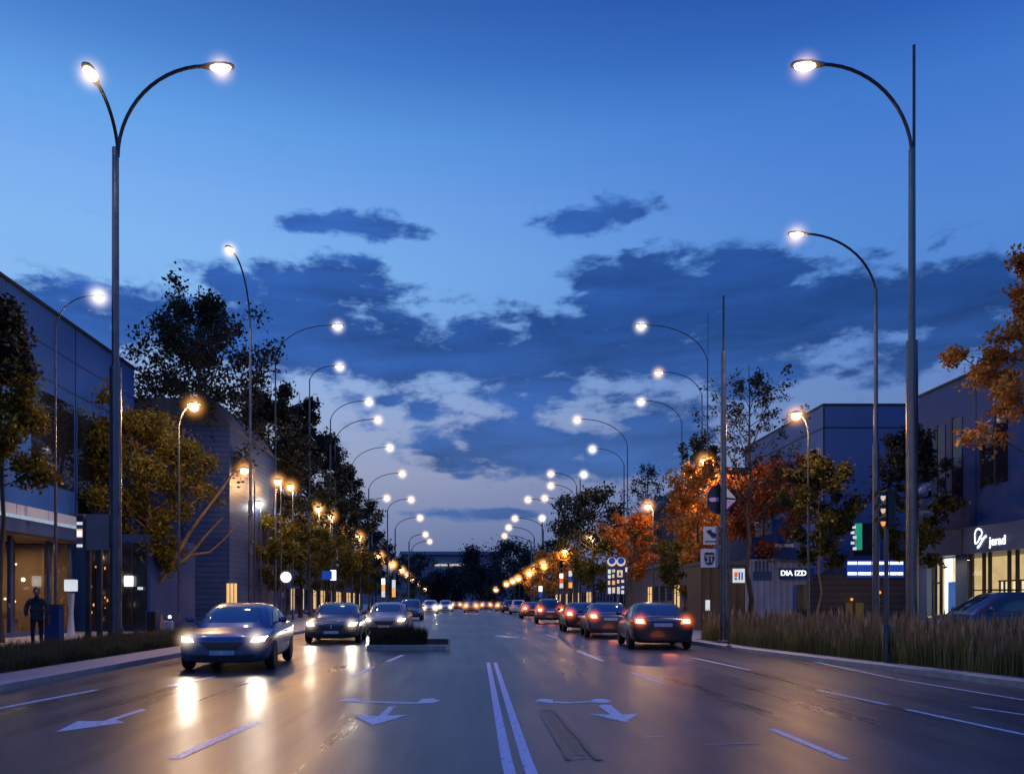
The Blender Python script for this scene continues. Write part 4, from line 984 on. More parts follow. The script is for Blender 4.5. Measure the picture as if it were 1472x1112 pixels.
# dark gabled house
b = thing('gabled_building','dark gabled house behind the orange trees on the right','building',(0,0,0))
g = MB(); g.wallpoly([(19,.1),(28,.1),(28,10.2),(23.5,13.6),(19,10.2)],86,100); g.build('wall', M['boards'], b)
g = MB(); g.wallpoly([(18.6,9.95),(23.5,13.65),(28.4,9.95),(28.4,10.3),(23.5,14.1),(18.6,10.3)],85.6,100.3); g.build('roof', M['slate'], b)
for xa in (20.3,22.6): 
    g = MB(); g.span(xa,xa+1.2,85.95,86,1.2,2.8); w = g.build('window', M['dark_glass'], b)
    g = MB(); g.span(xa+.56,xa+.64,85.91,85.949,1.2,2.8); g.build('frame', M['white_trim'], w)
# low row further along the right
for i,(y0,y1,h,x,lab) in enumerate([(66,84,4.6,17.8,'low dark shop with pale strip light beside the dark gable'),(104,140,6.0,18.4,'dark shop row behind the logo board trees'),(143,190,6.4,18.4,'far dark shop row at the end of the right side')]):
    b = thing('shop_building',lab,'building',(0,0,0))
    g = MB(); g.span(x,x+9,y0,y1,.1,h); g.build('wall', M['panel_navy'] if i else M['boards'], b)
    g = MB(); g.span(x-.3,x+9.2,y0-.2,y1+.2,h,h+.35); g.build('roof', M['slate'], b)
    k = y0+1
    while k < y1-2:
        lit = rr.random() < .45
        g = MB(); g.span(x-.03,x,k,k+1.6,.6,2.9); w = g.build('window', M['window_warm'] if lit else M['dark_glass'], b)
        g = MB(); g.span(x-.07,x-.031,k+.76,k+.84,.6,2.9); g.span(x-.068,x-.031,k,k+1.6,2.2,2.26); g.build('frame', M['seam'], w)
        k += 2.6
# timber slat hut
b = thing('timber_kiosk','brown timber slat kiosk behind the route sign','kiosk',(0,0,0))
D = 40
g = MB(); g.span(gx(1008,D),gx(1071,D),D,D+2.5,.1,gz(812,D)); g.build('wall', M['slats'], b)
g = MB(); g.span(gx(1006,D),gx(1073,D),D-.15,D+2.6,gz(812,D),gz(806,D)); g.build('roof', M['slate'], b)
g = MB(); g.span(gx(1053,D),gx(1069.5,D),D-.12,D-.02,gz(837,D),gz(817,D)); s_ = g.build('sign_board', M['sign_lit_soft'], b)
g = MB(); g.span(gx(1054.5,D),gx(1059,D),D-.14,D-.122,gz(829,D),gz(822,D)); g.build('red_mark', M['sign_red'], s_)
g = MB(); g.span(gx(1060.5,D),gx(1062.5,D),D-.14,D-.122,gz(833,D),gz(822,D)); g.span(gx(1064.5,D),gx(1066.5,D),D-.14,D-.122,gz(833,D),gz(822,D)); g.span(gx(1055,D),gx(1058,D),D-.14,D-.122,gz(833,D),gz(830,D)); g.build('letter_bars', M['sign_blue'], s_)
g = MB(); g.span(gx(1014,D),gx(1020,D),D-.06,D-.01,gz(877,D),gz(862,D)); g.build('notice', M['sign_lit_soft'], b)
# far pale block and hill line
b = thing('far_building','wide pale blue block closing the view at the end of the road','building',(0,0,0))
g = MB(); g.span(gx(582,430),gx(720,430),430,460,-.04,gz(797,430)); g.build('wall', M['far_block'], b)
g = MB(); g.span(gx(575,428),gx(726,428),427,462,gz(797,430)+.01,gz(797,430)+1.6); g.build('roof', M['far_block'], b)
g = MB(); g.span(gx(625,429.5),gx(668,429.5),429.4,430,gz(813,430),gz(810.5,430)); g.build('window', M['sign_cream'], b)
g = MB()
for px in (600,612,620,633,641,655): g.span(gx(px,429),gx(px+2,429),429,430,-.04,gz(822,430))
g.build('column', M['far_block'], b)
g = MB(); vs=[]; fs=[]
for i in range(61):
    x = -900+30*i; h = 26+9*math.sin(i*.5)+6*math.sin(i*1.3+1); vs += [(x,900,-.06),(x,900,h),(x,1100,-.06)]
for i in range(60): fs += [(3*i,3*i+3,3*i+4,3*i+1),(3*i+1,3*i+4,3*i+5,3*i+2)]
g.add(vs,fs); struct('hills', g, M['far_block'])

# ------------------------------------------------------------------ signs and street furniture
D = 28.0
b = thing('sign_board','large blank grey sign board on two posts beside the largest left pole','sign',(0,0,0))
g = MB(); g.span(gx(121,D),gx(164,D),D+.10,D+.16,gz(790,D),gz(738,D)); g.build('panel', M['sign_grey'], b, bevel=.01)
for px in (122.5,139): g = MB(); g.span(gx(px-3.3,D),gx(px+3.3,D),D+.165,D+.30,PAVE,gz(742,D)); g.build('post', M['steel_dark'], b)
g = MB(); g.span(gx(110,D),gx(120,D),D-.02,D+.2,gz(788,D),gz(738,D)); c_ = g.build('display_case', M['sign_grey'], b, bevel=.01)
for (ya,yb,mk) in ((741,749,'sign_dark'),(750,754,'sign_lit_soft'),(760,772,'sign_cream'),(773,781,'sign_grey'),(782,786,'sign_lit_soft')):
    g = MB(); g.span(gx(111,D),gx(119,D),D-.045,D-.022,gz(yb,D),gz(ya,D)); g.build('screen', M[mk], c_)
g = MB(); g.span(gx(112,D),gx(118,D),D-.05,D-.046,gz(770,D),gz(763,D)); g.build('screen', M['window_bright'], c_)
# lit cube sign in front of the shop
D = 33; b = thing('lantern_sign','white lit cube sign on a tapered stand outside the shop','sign',(gx(102,D),D,PAVE))
g = MB(); g.box((0,0,gz(841,D)-PAVE),(.42,.3,.46)); g.build('light_box', M['sign_lit_soft'], b, bevel=.02)
g = MB(); g.lathe([(.16,0),(.15,.03),(.09,.9),(.14,gz(852,D)-PAVE)], n=10); g.build('stand', M['frost_glass'], b, smooth=True)
# litter bins, bollards
D = 27; b = thing('litter_bin','tall square dark bin beside the person at the shop','litter bin',(gx(78,D),D,PAVE))
g = MB(); g.box((0,0,.62),(.46,.42,1.2)); g.build('body', M['panel_navy'], b, bevel=.03)
g = MB(); g.box((0,0,1.26),(.52,.48,.06)); g.build('lid', M['steel_dark'], b, bevel=.02)
g = MB(); g.box((0,-.215,.98),(.3,.01,.14)); g.build('slot', M['black'], b)
D = 31; b = thing('litter_bin','narrow black bin with pale frame near the lamplit tree trunk','litter bin',(gx(219,D),D,PAVE))
g = MB(); g.box((0,0,.5),(.30,.3,1.0)); g.build('body', M['black'], b, bevel=.02)
g = MB(); g.box((0,0,1.02),(.36,.36,.05)); g.box((-.165,-.0,.5),(.03,.34,.99)); g.build('frame', M['panel_grey'], b)
D = 32; b = thing('utility_box','pale grey metal box at the foot of the lamplit tree','utility box',(gx(241,D),D,PAVE))
g = MB(); g.box((0,0,.32),(.36,.3,.62)); g.build('body', M['sign_white'], b, bevel=.02)
g = MB(); g.box((0,-.155,.32),(.012,.01,.55)); g.build('door_gap', M['seam'], b)
D = 32.5; b = thing('bollard','short bollard with small white light left of the slate blue car','bollard',(gx(244,D),D,PAVE))
g = MB(); g.tube([(0,0,0),(0,0,.72)],.05,10); g.build('post', M['steel_dark'], b, smooth=True)
g = MB(); g.ball((0,0,.78),.07,10,8); g.build('light_cap', M['sign_lit'], b, smooth=True)
# right: sign pole with round sign and route signs
D = 28.0
b = thing('sign_pole','thick right hand sign pole carrying the round dark sign and route shields','sign pole',(gx(1040,D),D,PAVE))
X0 = gx(1040,D)
g = MB(); g.lathe([(.22,0),(.22,.05),(.14,.1),(.13,.4)],n=12); g.build('base', M['steel'], b, smooth=True)
g = MB(); g.tube([(0,0,.4),(0,0,gz(505,D)-PAVE)],[.125,.085],14); g.build('pole', M['steel'], b, smooth=True)
g = MB(); g.tube([(0,0,gz(507,D)-PAVE),(0,0,gz(425,D)-PAVE)],.035,8); g.build('mast_rod', M['steel_dark'], b, smooth=True)
zc = gz(717,D)-PAVE
g = MB(); g.wallpoly([(-.50+.0,zc+.18),(-.36,zc+.42),(-.05,zc+.52),(.2,zc+.42),(.50,zc),(.2,zc-.42),(-.05,zc-.52),(-.36,zc-.42),(-.5,zc-.18)],.14,.18); so = g.build('round_sign', M['sign_dark'], b)
g = MB(); g.wallpoly([(.10,zc+.40),(.14,zc+.40),(.46,zc+.04),(.10,zc+.08)],.125,.138); g.wallpoly([(.10,zc+.0),(.46,zc-.02),(.38,zc-.10),(.10,zc-.04)],.125,.138); g.build('white_mark', M['sign_white'], so)
g = MB(); g.wallpoly([(.10,zc-.06),(.36,zc-.11),(.12,zc-.36),(.10,zc-.36)],.125,.138); g.build('lilac_mark', M['sign_lilac'], so); g = MB(); g.wallpoly([(-.44,zc+.04),(-.38,zc+.07),(-.12,zc+.07),(-.12,zc-.07),(-.38,zc-.07),(-.44,zc-.04)],.125,.138); g.build('lilac_mark', M['sign_lilac'], so)
za, zb = gz(782,D)-PAVE, gz(756,D)-PAVE
xa, xb = gx(1013,D)-X0, gx(1034,D)-X0
g = MB(); g.span(xa,xb,.13,.16,za,zb); s1 = g.build('arrow_sign', M['sign_white'], b)
g = MB(); cx_, cz_ = (xa+xb)/2+.02, (za+zb)/2+.06
g.wallpoly([(cx_-.17,cz_+.10),(cx_+.02,cz_+.16),(cx_-.02,cz_+.08),(cx_+.16,cz_),(cx_+.15,cz_-.12),(cx_+.02,cz_-.12),(cx_-.05,cz_-.02),(cx_-.1,cz_+.02)],.12,.128); g.span(xa+.05,xb-.03,.12,.128,za+.1,za+.125); g.build('arrow_mark', M['sign_dark'], s1)
za, zb = gz(815,D)-PAVE, gz(788,D)-PAVE; xa, xb = gx(1009,D)-X0, gx(1034,D)-X0
g = MB(); g.span(xa,xb,.13,.16,za,zb); s2 = g.build('route_sign', M['sign_white'], b)
cx_, cz_ = (xa+xb)/2+.0, (za+zb)/2
g = MB(); g.wallpoly([(cx_-.17,cz_+.16),(cx_-.08,cz_+.21),(cx_,cz_+.18),(cx_+.08,cz_+.21),(cx_+.17,cz_+.16),(cx_+.17,cz_-.05),(cx_+.1,cz_-.19),(cx_,cz_-.22),(cx_-.1,cz_-.19),(cx_-.17,cz_-.05)],.118,.128); g.build('shield', M['sign_dark'], s2)
g = MB(); g.span(cx_-.16,cx_+.16,.108,.116,cz_+.07,cz_+.1); g.build('shield_bar', M['sign_white'], s2)
text_obj('21', .26, (cx_,.112,cz_-.06), (PI/2,0,0), M['sign_white'], 'number', s2, depth=.003)
# slim post in front of it
D = 25.6; b = thing('marker_post','thin steel post at the kerb right of the nearest dark sedan','post',(gx(1048,D),D,PAVE))
g = MB(); g.tube([(0,0,0),(0,0,gz(775,D)-PAVE)],.032,8); g.build('pole', M['steel'], b, smooth=True)
g = MB(); g.lathe([(.07,0),(.07,.03),(.035,.06)],n=10); g.build('base', M['steel_dark'], b, smooth=True)
# traffic signal in the tall grass
D = 19.0; b = thing('traffic_signal','slim traffic signal seen from the side in the tall grass','traffic signal',(gx(1274,D),D,PAVE))
g = MB(); g.tube([(0,0,0),(0,0,gz(758,D)-PAVE)],[.05,.045],10); g.build('pole', M['steel'], b, smooth=True)
zt, zb = gz(704,D)-PAVE, gz(759,D)-PAVE
g = MB(); g.span(-.06,.15,-.13,.13,zb,zt); h = g.build('housing', M['black'], b, bevel=.03)
for k in range(3):
    zc = zb+(zt-zb)*(k+.5)/3
    g = MB(); g.lathe([(.1,0),(.09,-.02),(.001,-.03)],(-.062,0,zc),12,'x'); g.build('lens', M['sign_cream'] if k else M['sign_orange'], h, smooth=True)
    v_ = MB(); 
    vs=[];fs=[]
    for i in range(9):
        t_ = PI*i/8; y_,z_ = .115*math.cos(t_), .115*math.sin(t_)
        vs += [(-.061,y_,zc+z_),(-.21,y_,zc+z_*1.0+.0)]
    for i in range(8): fs.append((2*i,2*i+1,2*i+3,2*i+2))
    v_.add(vs,fs); v_.build('visor', M['steel_dark'], h, smooth=True)
g = MB(); g.lathe([(.09,0),(.09,.8),(.06,.84)],n=10); g.build('base', M['steel_dark'], b, smooth=True)
# logo board on a post
D = 62; X0 = gx(890,D); b = thing('logo_board','tall blue board of lit logo tiles on a post behind the right hand cars','sign',(X0,D,PAVE))
zt, zb = gz(799,D)-PAVE, gz(854,D)-PAVE
g = MB(); g.span(gx(873,D)-X0,gx(899,D)-X0,0,.25,zb,zt); p_ = g.build('panel', M['blue_band'], b, bevel=.03)
for px in (879.5,892.5):
    g = MB(); g.lathe([(.34,0),(.34,-.03),(.001,-.031)],(gx(px,D)-X0,-.002,gz(807,D)-PAVE),18,'y'); q = g.build('round_logo', M['sign_cream'], p_)
    g = MB(); g.lathe([(.25,0),(.25,-.02),(.001,-.021)],(gx(px,D)-X0,-.04,gz(806,D)-PAVE+.02),18,'y'); g.build('logo_core', M['sign_blue'], q)
tiles = [(874,878,818,824,'sign_lit_soft'),(880,884,818,822,'sign_cream'),(874,878,826,831,'sign_lit_soft'),(880,883,825,830,'sign_cream'),(887,895,819,829,'sign_cream'),(874,877,834,840,'sign_cream'),(880,884,834,840,'sign_orange'),(887,890,833,838,'sign_cream'),(893,897,833,837,'sign_cream'),(874,878,844,853,'sign_lit_soft'),(880,884,844,852,'sign_cream'),(887,891,843,853,'sign_cream'),(893,897,842,845,'sign_lit_soft'),(893,897,848,853,'sign_lit_soft')]
for a,c,ya,yb,mk in tiles:
    g = MB(); g.span(gx(a,D)-X0,gx(c,D)-X0,-.03,-.003,gz(yb,D)-PAVE,gz(ya,D)-PAVE); g.build('logo_tile', M[mk], p_)
g = MB(); g.wallpoly([(gx(888.5,D)-X0,gz(828,D)-PAVE),(gx(891,D)-X0,gz(820,D)-PAVE),(gx(893.5,D)-X0,gz(828,D)-PAVE),(gx(891.5,D)-X0,gz(826,D)-PAVE)],-.05,-.034); g.build('emblem', M['sign_dark'], p_)
g = MB(); g.span(gx(887,D)-X0,gx(890.5,D)-X0,.05,.2,0,zb); g.build('post', M['panel_grey'], b)
# small lit banner signs
def banner(px, py0, py1, D, cols, label, w=5):
    X0 = gx(px,D); b = thing('banner_sign', label, 'sign', (X0,D,PAVE)); hw = w/2/FX*D
    g = MB(); g.tube([(0,.12,0),(0,.12,gz(py0,D)-PAVE)],.05,8); g.build('post', M['steel_dark'], b, smooth=True)
    n_ = len(cols)
    for i,mk in enumerate(cols):
        ya, yb = py0+(py1-py0)*i/n_, py0+(py1-py0)*(i+1)/n_
        g = MB(); g.span(-hw,hw,-.05,.05,gz(yb,D)-PAVE+.03,gz(ya,D)-PAVE); g.build('panel', M[mk], b)
banner(807,824,845,112,['sign_lit','sign_red','sign_lit_soft'],'lit banner with white head and red band, left of a right side pair')
banner(820,820,845,112,['sign_lit_soft','sign_blue','sign_orange'],'lit banner with pale top and orange foot, right of the pair')
banner(551,831,858,115,['sign_lit','sign_orange','sign_lit_soft'],'lit banner with orange middle above the third oncoming car')
banner(566,833,858,118,['sign_lit_soft','sign_orange'],'lit banner with pale top behind the dark van')
banner(470,820,833,60,['sign_blue'],'blue box sign behind the second oncoming car',14)
banner(479,819,834,60.5,['sign_lit'],'white box sign beside the blue one',8)
banner(777,842,858,150,['sign_lit','sign_blue'],'small white and blue sign by the far golden trees',5)
banner(900,815,822,70,['sign_lit_soft'],'tiny white sign right of the logo board pole',3)

# ------------------------------------------------------------------ cars (front towards -Y)
def project(bvh, corners, nu, nv, axis, start, off=.006):
    """grid over a quad given in the two other axes, dropped onto the surface along axis"""
    vs, ok = [], True
    d = Vector(axis)
    for j in range(nv+1):
        for i in range(nu+1):
            u, v = i/nu, j/nv
            a = [corners[0][k]*(1-u)*(1-v)+corners[1][k]*u*(1-v)+corners[2][k]*u*v+corners[3][k]*(1-u)*v for k in (0,1)]
            p = Vector((a[0], start, a[1])) if abs(d.y) > .5 else Vector((start, a[0], a[1]))
            hit, nrm, _, _ = bvh.ray_cast(p, d)
            if hit is None: hit = vs[-1] if vs else p
            else:
                hit = hit - d*off
            vs.append(hit)
    fs = [(j*(nu+1)+i, j*(nu+1)+i+1, (j+1)*(nu+1)+i+1, (j+1)*(nu+1)+i) for j in range(nv) for i in range(nu)]
    return vs, fs
def patch(bvhs, corners, nu, nv, axis, start, name, m, parent, off=.006, label=None):
    vs, fs = project(bvhs, corners, nu, nv, axis, start, off)
    g = MB(); g.add(vs, fs); return g.build(name, m, parent, smooth=True)
def eval_mesh(o):
    dg = bpy.context.evaluated_depsgraph_get(); dg.update()
    return bpy.data.meshes.new_from_object(o.evaluated_get(dg))
SED = dict(L=4.6, st=[(0,.62,.26,.60,.66),(.07,.80,.20,.70,.76),(.25,.89,.18,.77,.84),(.7,.93,.18,.83,.91),(1.2,.94,.18,.89,.98),(2.2,.945,.18,.93,1.0),(3.3,.945,.18,.96,1.02),(3.8,.935,.19,.99,1.06),(4.2,.915,.20,1.0,1.08),(4.46,.88,.22,.96,1.05),(4.56,.82,.25,.86,.95),(4.6,.68,.30,.74,.82)],
           cab=[(.90,.90,4.30,.87),(1.02,1.10,4.14,.83),(1.15,1.38,3.90,.775),(1.28,1.70,3.60,.715),(1.38,2.0,3.32,.645),(1.44,2.26,3.06,.54),(1.465,2.5,2.85,.36)], H=1.465)
SUV = dict(L=4.6, st=[(0,.64,.34,.58,.66),(.06,.78,.28,.70,.78),(.22,.88,.24,.80,.88),(.7,.92,.23,.88,.96),(1.2,.935,.22,.95,1.03),(2.2,.94,.22,.98,1.05),(3.4,.94,.22,1.0,1.06),(4.1,.92,.24,1.02,1.08),(4.4,.89,.28,1.0,1.06),(4.55,.82,.32,.9,.98),(4.6,.68,.36,.8,.88)],
           cab=[(.95,1.0,4.5,.87),(1.1,1.2,4.44,.84),(1.28,1.5,4.36,.79),(1.45,1.78,4.25,.74),(1.58,2.0,4.1,.68),(1.65,2.2,3.9,.58),(1.68,2.5,3.5,.40)], H=1.68)
wheel_cache = {}
def wheel_meshes():
    if 'tyre' in wheel_cache: return wheel_cache
    t = MB(); t.lathe([(.20,-.10),(.29,-.105),(.325,-.08),(.335,-.04),(.335,.04),(.325,.08),(.29,.105),(.20,.10)],n=28,axis='x')
    o = t.build('tyre', M['rubber'], smooth=True); wheel_cache['tyre'] = o.data; bpy.data.objects.remove(o)
    t = MB(); t.lathe([(.205,-.06),(.205,.06),(.19,.075),(.175,.05)],n=24,axis='x')
    for k in range(5):
        a = 2*PI*k/5; t.tube([(.07,.03*math.cos(a),.03*math.sin(a)),(.06,.19*math.cos(a),.19*math.sin(a))],[.035,.024],6)
    t.lathe([(.05,.04),(.05,.085),(.001,.09)],n=12,axis='x')
    o = t.build('rim', M['alloy'], smooth=True); wheel_cache['rim'] = o.data; bpy.data.objects.remove(o)
    return wheel_cache
def car(label, cat, X, Y, rz, spec, paintm, on=None, W=1.0, plate='plate_white', beams=0, group='cars on the road', z0=0.0, detail=True, tailr=.28, headr=.5, name='car', rack=False, halo_key='halo_red'):
    L = spec['L']; root = thing(name, label, cat, (X,Y,z0), rz, group)
    o0 = -L/2
    b = MB(); vs=[]; fs=[]; N_=14
    for (y,hw,zb,zs,zt) in spec['st']:
        hw *= W
        half = [(0,zb),(hw*.78,zb),(hw*.965,zb+.09),(hw*1.0,zb+.5*(zs-zb)),(hw*.985,zs-.05),(hw*.93,zs),(hw*.62,zs+.7*(zt-zs)),(0,zt)]
        ring = half + [(-x,z) for x,z in half[-2:0:-1]]
        vs += [(x,y+o0,z) for x,z in ring]
    N_ = len(ring)
    for i in range(len(spec['st'])-1):
        for k in range(N_): fs.append((i*N_+k,i*N_+(k+1)%N_,(i+1)*N_+(k+1)%N_,(i+1)*N_+k))
    fs += [tuple(range(N_)), tuple(range(len(vs)-N_,len(vs)))]
    b.add(vs,fs); body = b.build('body', paintm, root, smooth=True)
    for p in body.data.polygons: p.use_smooth = True
    sm = body.modifiers.new('s','SUBSURF'); sm.levels = 2; sm.render_levels = 2
    me = eval_mesh(body); body.modifiers.clear(); body.data = me
    bvh = BVHTree.FromPolygons([v.co.copy() for v in me.vertices],[tuple(p.vertices) for p in me.polygons])
    wy = (.88+o0, L-.98+o0)
    # wheel arches
    cut = MB()
    for y in wy:
        for s in (-1,1): cut.lathe([(.385,-.22),(.385,.22)],(s*.93*W,y,.335),24,'x')
    co_ = cut.build('cutter', M['black']); bo = body.modifiers.new('b','BOOLEAN'); bo.operation='DIFFERENCE'; bo.object = co_; bo.solver = 'EXACT'
    me2 = eval_mesh(body); body.modifiers.clear(); body.data = me2; bpy.data.objects.remove(co_)
    if len(me2.materials) == 0: me2.materials.append(paintm)
    # cabin
    c = MB(); vs=[]; fs=[]; NC=32
    for (z,ya,yb,hw) in spec['cab']:
        cy, ry = (ya+yb)/2, (yb-ya)/2
        for k in range(NC):
            q = 2*PI*k/NC; cs, sn = math.cos(q), math.sin(q); ex = 2/4.5
            vs.append((math.copysign(abs(sn)**ex,sn)*hw*W, cy-math.copysign(abs(cs)**ex,cs)*ry+o0, z))
    for i in range(len(spec['cab'])-1):
        for k in range(NC): fs.append((i*NC+k,i*NC+(k+1)%NC,(i+1)*NC+(k+1)%NC,(i+1)*NC+k))
    fs += [tuple(range(NC)), tuple(range(len(vs)-NC,len(vs)))]
    c.add(vs,fs); cab = c.build('roof', paintm, root, smooth=True)
    for p in cab.data.polygons: p.use_smooth = True
    cv = BVHTree.FromPolygons([v.co.copy() for v in cab.data.vertices],[tuple(p.vertices) for p in cab.data.polygons])
    zb_, zt_ = spec['cab'][0][0], spec['H']
    zl, zh = zb_+.13, zt_-.075
    fw = lambda z: np.interp(z,[q[0] for q in spec['cab']],[q[3] for q in spec['cab']])*W
    fya = lambda z: np.interp(z,[q[0] for q in spec['cab']],[q[1] for q in spec['cab']])+o0
    fyb = lambda z: np.interp(z,[q[0] for q in spec['cab']],[q[2] for q in spec['cab']])+o0
    a, d_ = fw(zl)*.90, fw(zh)*.86
    ws = patch(cv,[(-a,zl),(a,zl),(d_,zh),(-d_,zh)],10,6,(0,1,0),-6,'windscreen',M['carglass'],root,.010)
    rw = patch(cv,[(-a,zl+.02),(a,zl+.02),(d_,zh-.02),(-d_,zh-.02)],10,6,(0,-1,0),6,'rear_window',M['carglass'],root,.010)
    ym = (fya(zl)+fyb(zl))/2+.1
    for s in (-1,1):
        zs_, ze_ = zl+.0, zh-.035
        for (ya,yb,yc,yd) in ((fya(zs_)+.40,ym-.05,ym-.05,fya(ze_)+.32),(ym+.05,fyb(zs_)-.50,fyb(ze_)-.36,ym+.05)):
            patch(cv,[(ya,zs_),(yb,zs_),(yc,ze_),(yd,ze_)],6,4,(-s,0,0),s*4,'side_window',M['carglass'],root,.008)
        # mirrors
        g = MB(); my = fya(zl)+.42; g.ball((s*(fw(zl)+.17),my,zl+.06),.1,10,8,(1.0,.55,.75)); g.tube([(s*(fw(zl)-.02),my+.05,zl-.02),(s*(fw(zl)+.12),my+.03,zl+.03)],.025,6); g.build('mirror', paintm, root, smooth=True)
    st1 = spec['st'][2]; zf = st1[3]; SUVf = spec is SUV
    # front
    gz0, gz1 = .46+(.06 if SUVf else 0), .64+(.06 if SUVf else 0)
    gr = patch(bvh,[(-.26*W,gz0),(.26*W,gz0),(.46*W,gz1),(-.46*W,gz1)],8,3,(0,1,0),-6,'grille',M['black'],root,.006)
    for zz in np.linspace(gz0+.03,gz1-.03,3):
        g = MB(); vs_, fs_ = project(bvh,[(-.34*W,zz-.006),(.34*W,zz-.006),(.34*W,zz+.006),(-.34*W,zz+.006)],8,1,(0,1,0),-6,.014); g.add(vs_,fs_); g.build('grille_bar', M['steel_dark'], gr)
    patch(bvh,[(-.58*W,.27),(.58*W,.27),(.66*W,.37),(-.66*W,.37)],8,2,(0,1,0),-6,'bumper_intake',M['black'],root,.006)
    pm = M[plate]
    vs_, fs_ = project(bvh,[(-.26,.36),(.26,.36),(.26,.46),(-.26,.46)],4,2,(0,1,0),-6,.02); g = MB(); g.add(vs_,fs_); g.build('number_plate', pm, root)
    for s in (-1,1):
        hz_ = zf-.075
        cor = [(s*.56*W,hz_-.05),(s*.80*W,hz_-.045),(s*.85*W,hz_+.06),(s*.60*W,hz_+.02)]
        hl = patch(bvh,cor,6,4,(0,1,0),-6,'headlight',M['headlight'] if on == 'head' else M['chrome'],root,.012)
        hy = None
        h_, n_, _, _ = bvh.ray_cast(Vector((s*.67*W,-6,hz_+.01)),Vector((0,1,0)))
        if on == 'head' and h_ is not None:
            p = h_ - Vector((0,.10,0))
            if headr: halo(hl, p, headr, M['halo_head'])
            if beams: lamp_light('headlight_beam','SPOT',p,beams,(1,.86,.66),hl,.06,spot=1.25,aim=(p.x*1.1,p.y-6.5,-.35),blend=.9)
        # tail
        tz = spec['st'][-3][3]-.06
        cor = [(s*.50*W,tz-.09),(s*.80*W,tz-.08),(s*.80*W,tz+.07),(s*.54*W,tz+.05)]
        tl = patch(bvh,cor,6,4,(0,-1,0),6,'tail_light',M['tail'] if on == 'tail' else M['indicator'],root,.010)
        if on == 'tail':
            vs_, fs_ = project(bvh,[(s*.58*W,tz-.06),(s*.75*W,tz-.06),(s*.75*W,tz+.05),(s*.58*W,tz+.05)],3,3,(0,-1,0),6,.018); g = MB(); g.add(vs_,fs_); g.build('brake_lamp', M['tail_core'], tl, smooth=True)
            h_, n_, _, _ = bvh.ray_cast(Vector((s*.66*W,6,tz)),Vector((0,-1,0)))
            if h_ is not None and tailr: halo(tl, h_+Vector((0,.04,0)), tailr, M[halo_key])
    if on == 'tail':
        lamp_light('tail_glow','POINT',(0,L/2+1.3,.32),6 if detail else 5,(1,.22,.06),root,.25)
    # rear
    tz = spec['st'][-3][3]
    vs_, fs_ = project(bvh,[(-.28,tz-.24),(.28,tz-.24),(.28,tz-.13),(-.28,tz-.13)],4,2,(0,-1,0),6,.02); g = MB(); g.add(vs_,fs_); g.build('number_plate', pm, root)
    patch(bvh,[(-.62*W,.31),(.62*W,.31),(.66*W,.40),(-.66*W,.40)],8,2,(0,-1,0),6,'rear_valance',M['black'],root,.006)
    vs_, fs_ = project(bvh,[(-.45*W,tz-.06),(.45*W,tz-.06),(.45*W,tz-.03),(-.45*W,tz-.03)],6,1,(0,-1,0),6,.016); g = MB(); g.add(vs_,fs_); g.build('boot_trim', M['chrome'], root)
    # door gaps and handles
    if detail:
        for s in (-1,1):
            for yy in (wy[0]+.52, ym, wy[1]-.42):
                vs_, fs_ = project(bvh,[(yy-.006,.32),(yy+.006,.32),(yy+.006,zb_-.02),(yy-.006,zb_-.02)],1,6,(-s,0,0),s*4,.003); g = MB(); g.add(vs_,fs_); g.build('door_gap', M['seam'], root)
            for yy in (ym-.25, wy[1]-.62):
                g = MB(); g.tube([(s*.945*W,yy,zb_-.10),(s*.965*W,yy+.03,zb_-.10),(s*.965*W,yy+.13,zb_-.10),(s*.945*W,yy+.16,zb_-.10)],.013,6); g.build('door_handle', M['chrome'], root, smooth=True)
    wc = wheel_meshes()
    for y in wy:
        for s in (-1,1):
            w = bpy.data.objects.new('wheel', wc['tyre']); COL.objects.link(w); w.parent = root; w.location = (s*.835*W,y,.335)
            if s < 0: w.rotation_euler = (0,0,PI)
            rm = bpy.data.objects.new('rim', wc['rim']); COL.objects.link(rm); rm.parent = w
    if rack:
        g = MB()
        for s in (-1,1): g.tube([(s*.5*W,-.5,zt_-.02),(s*.5*W,-.45,zt_+.07),(s*.5*W,1.1,zt_+.07),(s*.5*W,1.15,zt_-.02)],.02,6)
        g.build('roof_rail', M['steel_dark'], root, smooth=True)
    return root, bvh
SEDAN_A = SED
A, bv = car('slate blue sedan driving nearest on the left, headlights blazing','car',-5.36,17.7+2.3,math.radians(4.5),SED,M['car_blue'],'head',W=1.07,plate='plate_blue',beams=60,headr=.42)
B_, bv = car('graphite sedan second of the oncoming cars, with a badge on its grille','car',gx(471,29.5),29.5+2.3,math.radians(3),SED,M['car_grey'],'head',W=1.07,beams=60,headr=.42)
vs_, fs_ = project(bv,[(-.02,.56),(.02,.56),(.02,.68),(-.02,.68)],1,2,(0,1,0),-6,.02); g = MB(); g.add(vs_,fs_); g.build('badge', M['sign_white'], B_)
car('silver blue sedan half behind the grassed traffic island','car',gx(552,36.5),36.5+2.3,0,SED,M['car_silver'],'head',W=1.07,beams=55,headr=.42)
car('dark van-like car behind the silver blue one, lights off','car',gx(588,66),66+2.3,0,SUV,M['car_navy'],None,W=1.05,detail=False)
car('bright white van far off behind the dark one','car',gx(617,100),100+2.3,0,SUV,M['car_white'],'head',W=1.1,detail=False,headr=.9,beams=60)
car('pale car with glowing front beyond the white van','car',gx(640,118),118+2.3,0,SUV,M['car_white'],'head',W=1.1,detail=False,headr=.75)
car('near-black sedan nearest on the right, both tail lights glowing','car',gx(962,25.7),25.7+2.3,PI-math.radians(4.5),SED,M['car_dark'],'tail',W=1.06,plate='plate_blue',tailr=0.43)
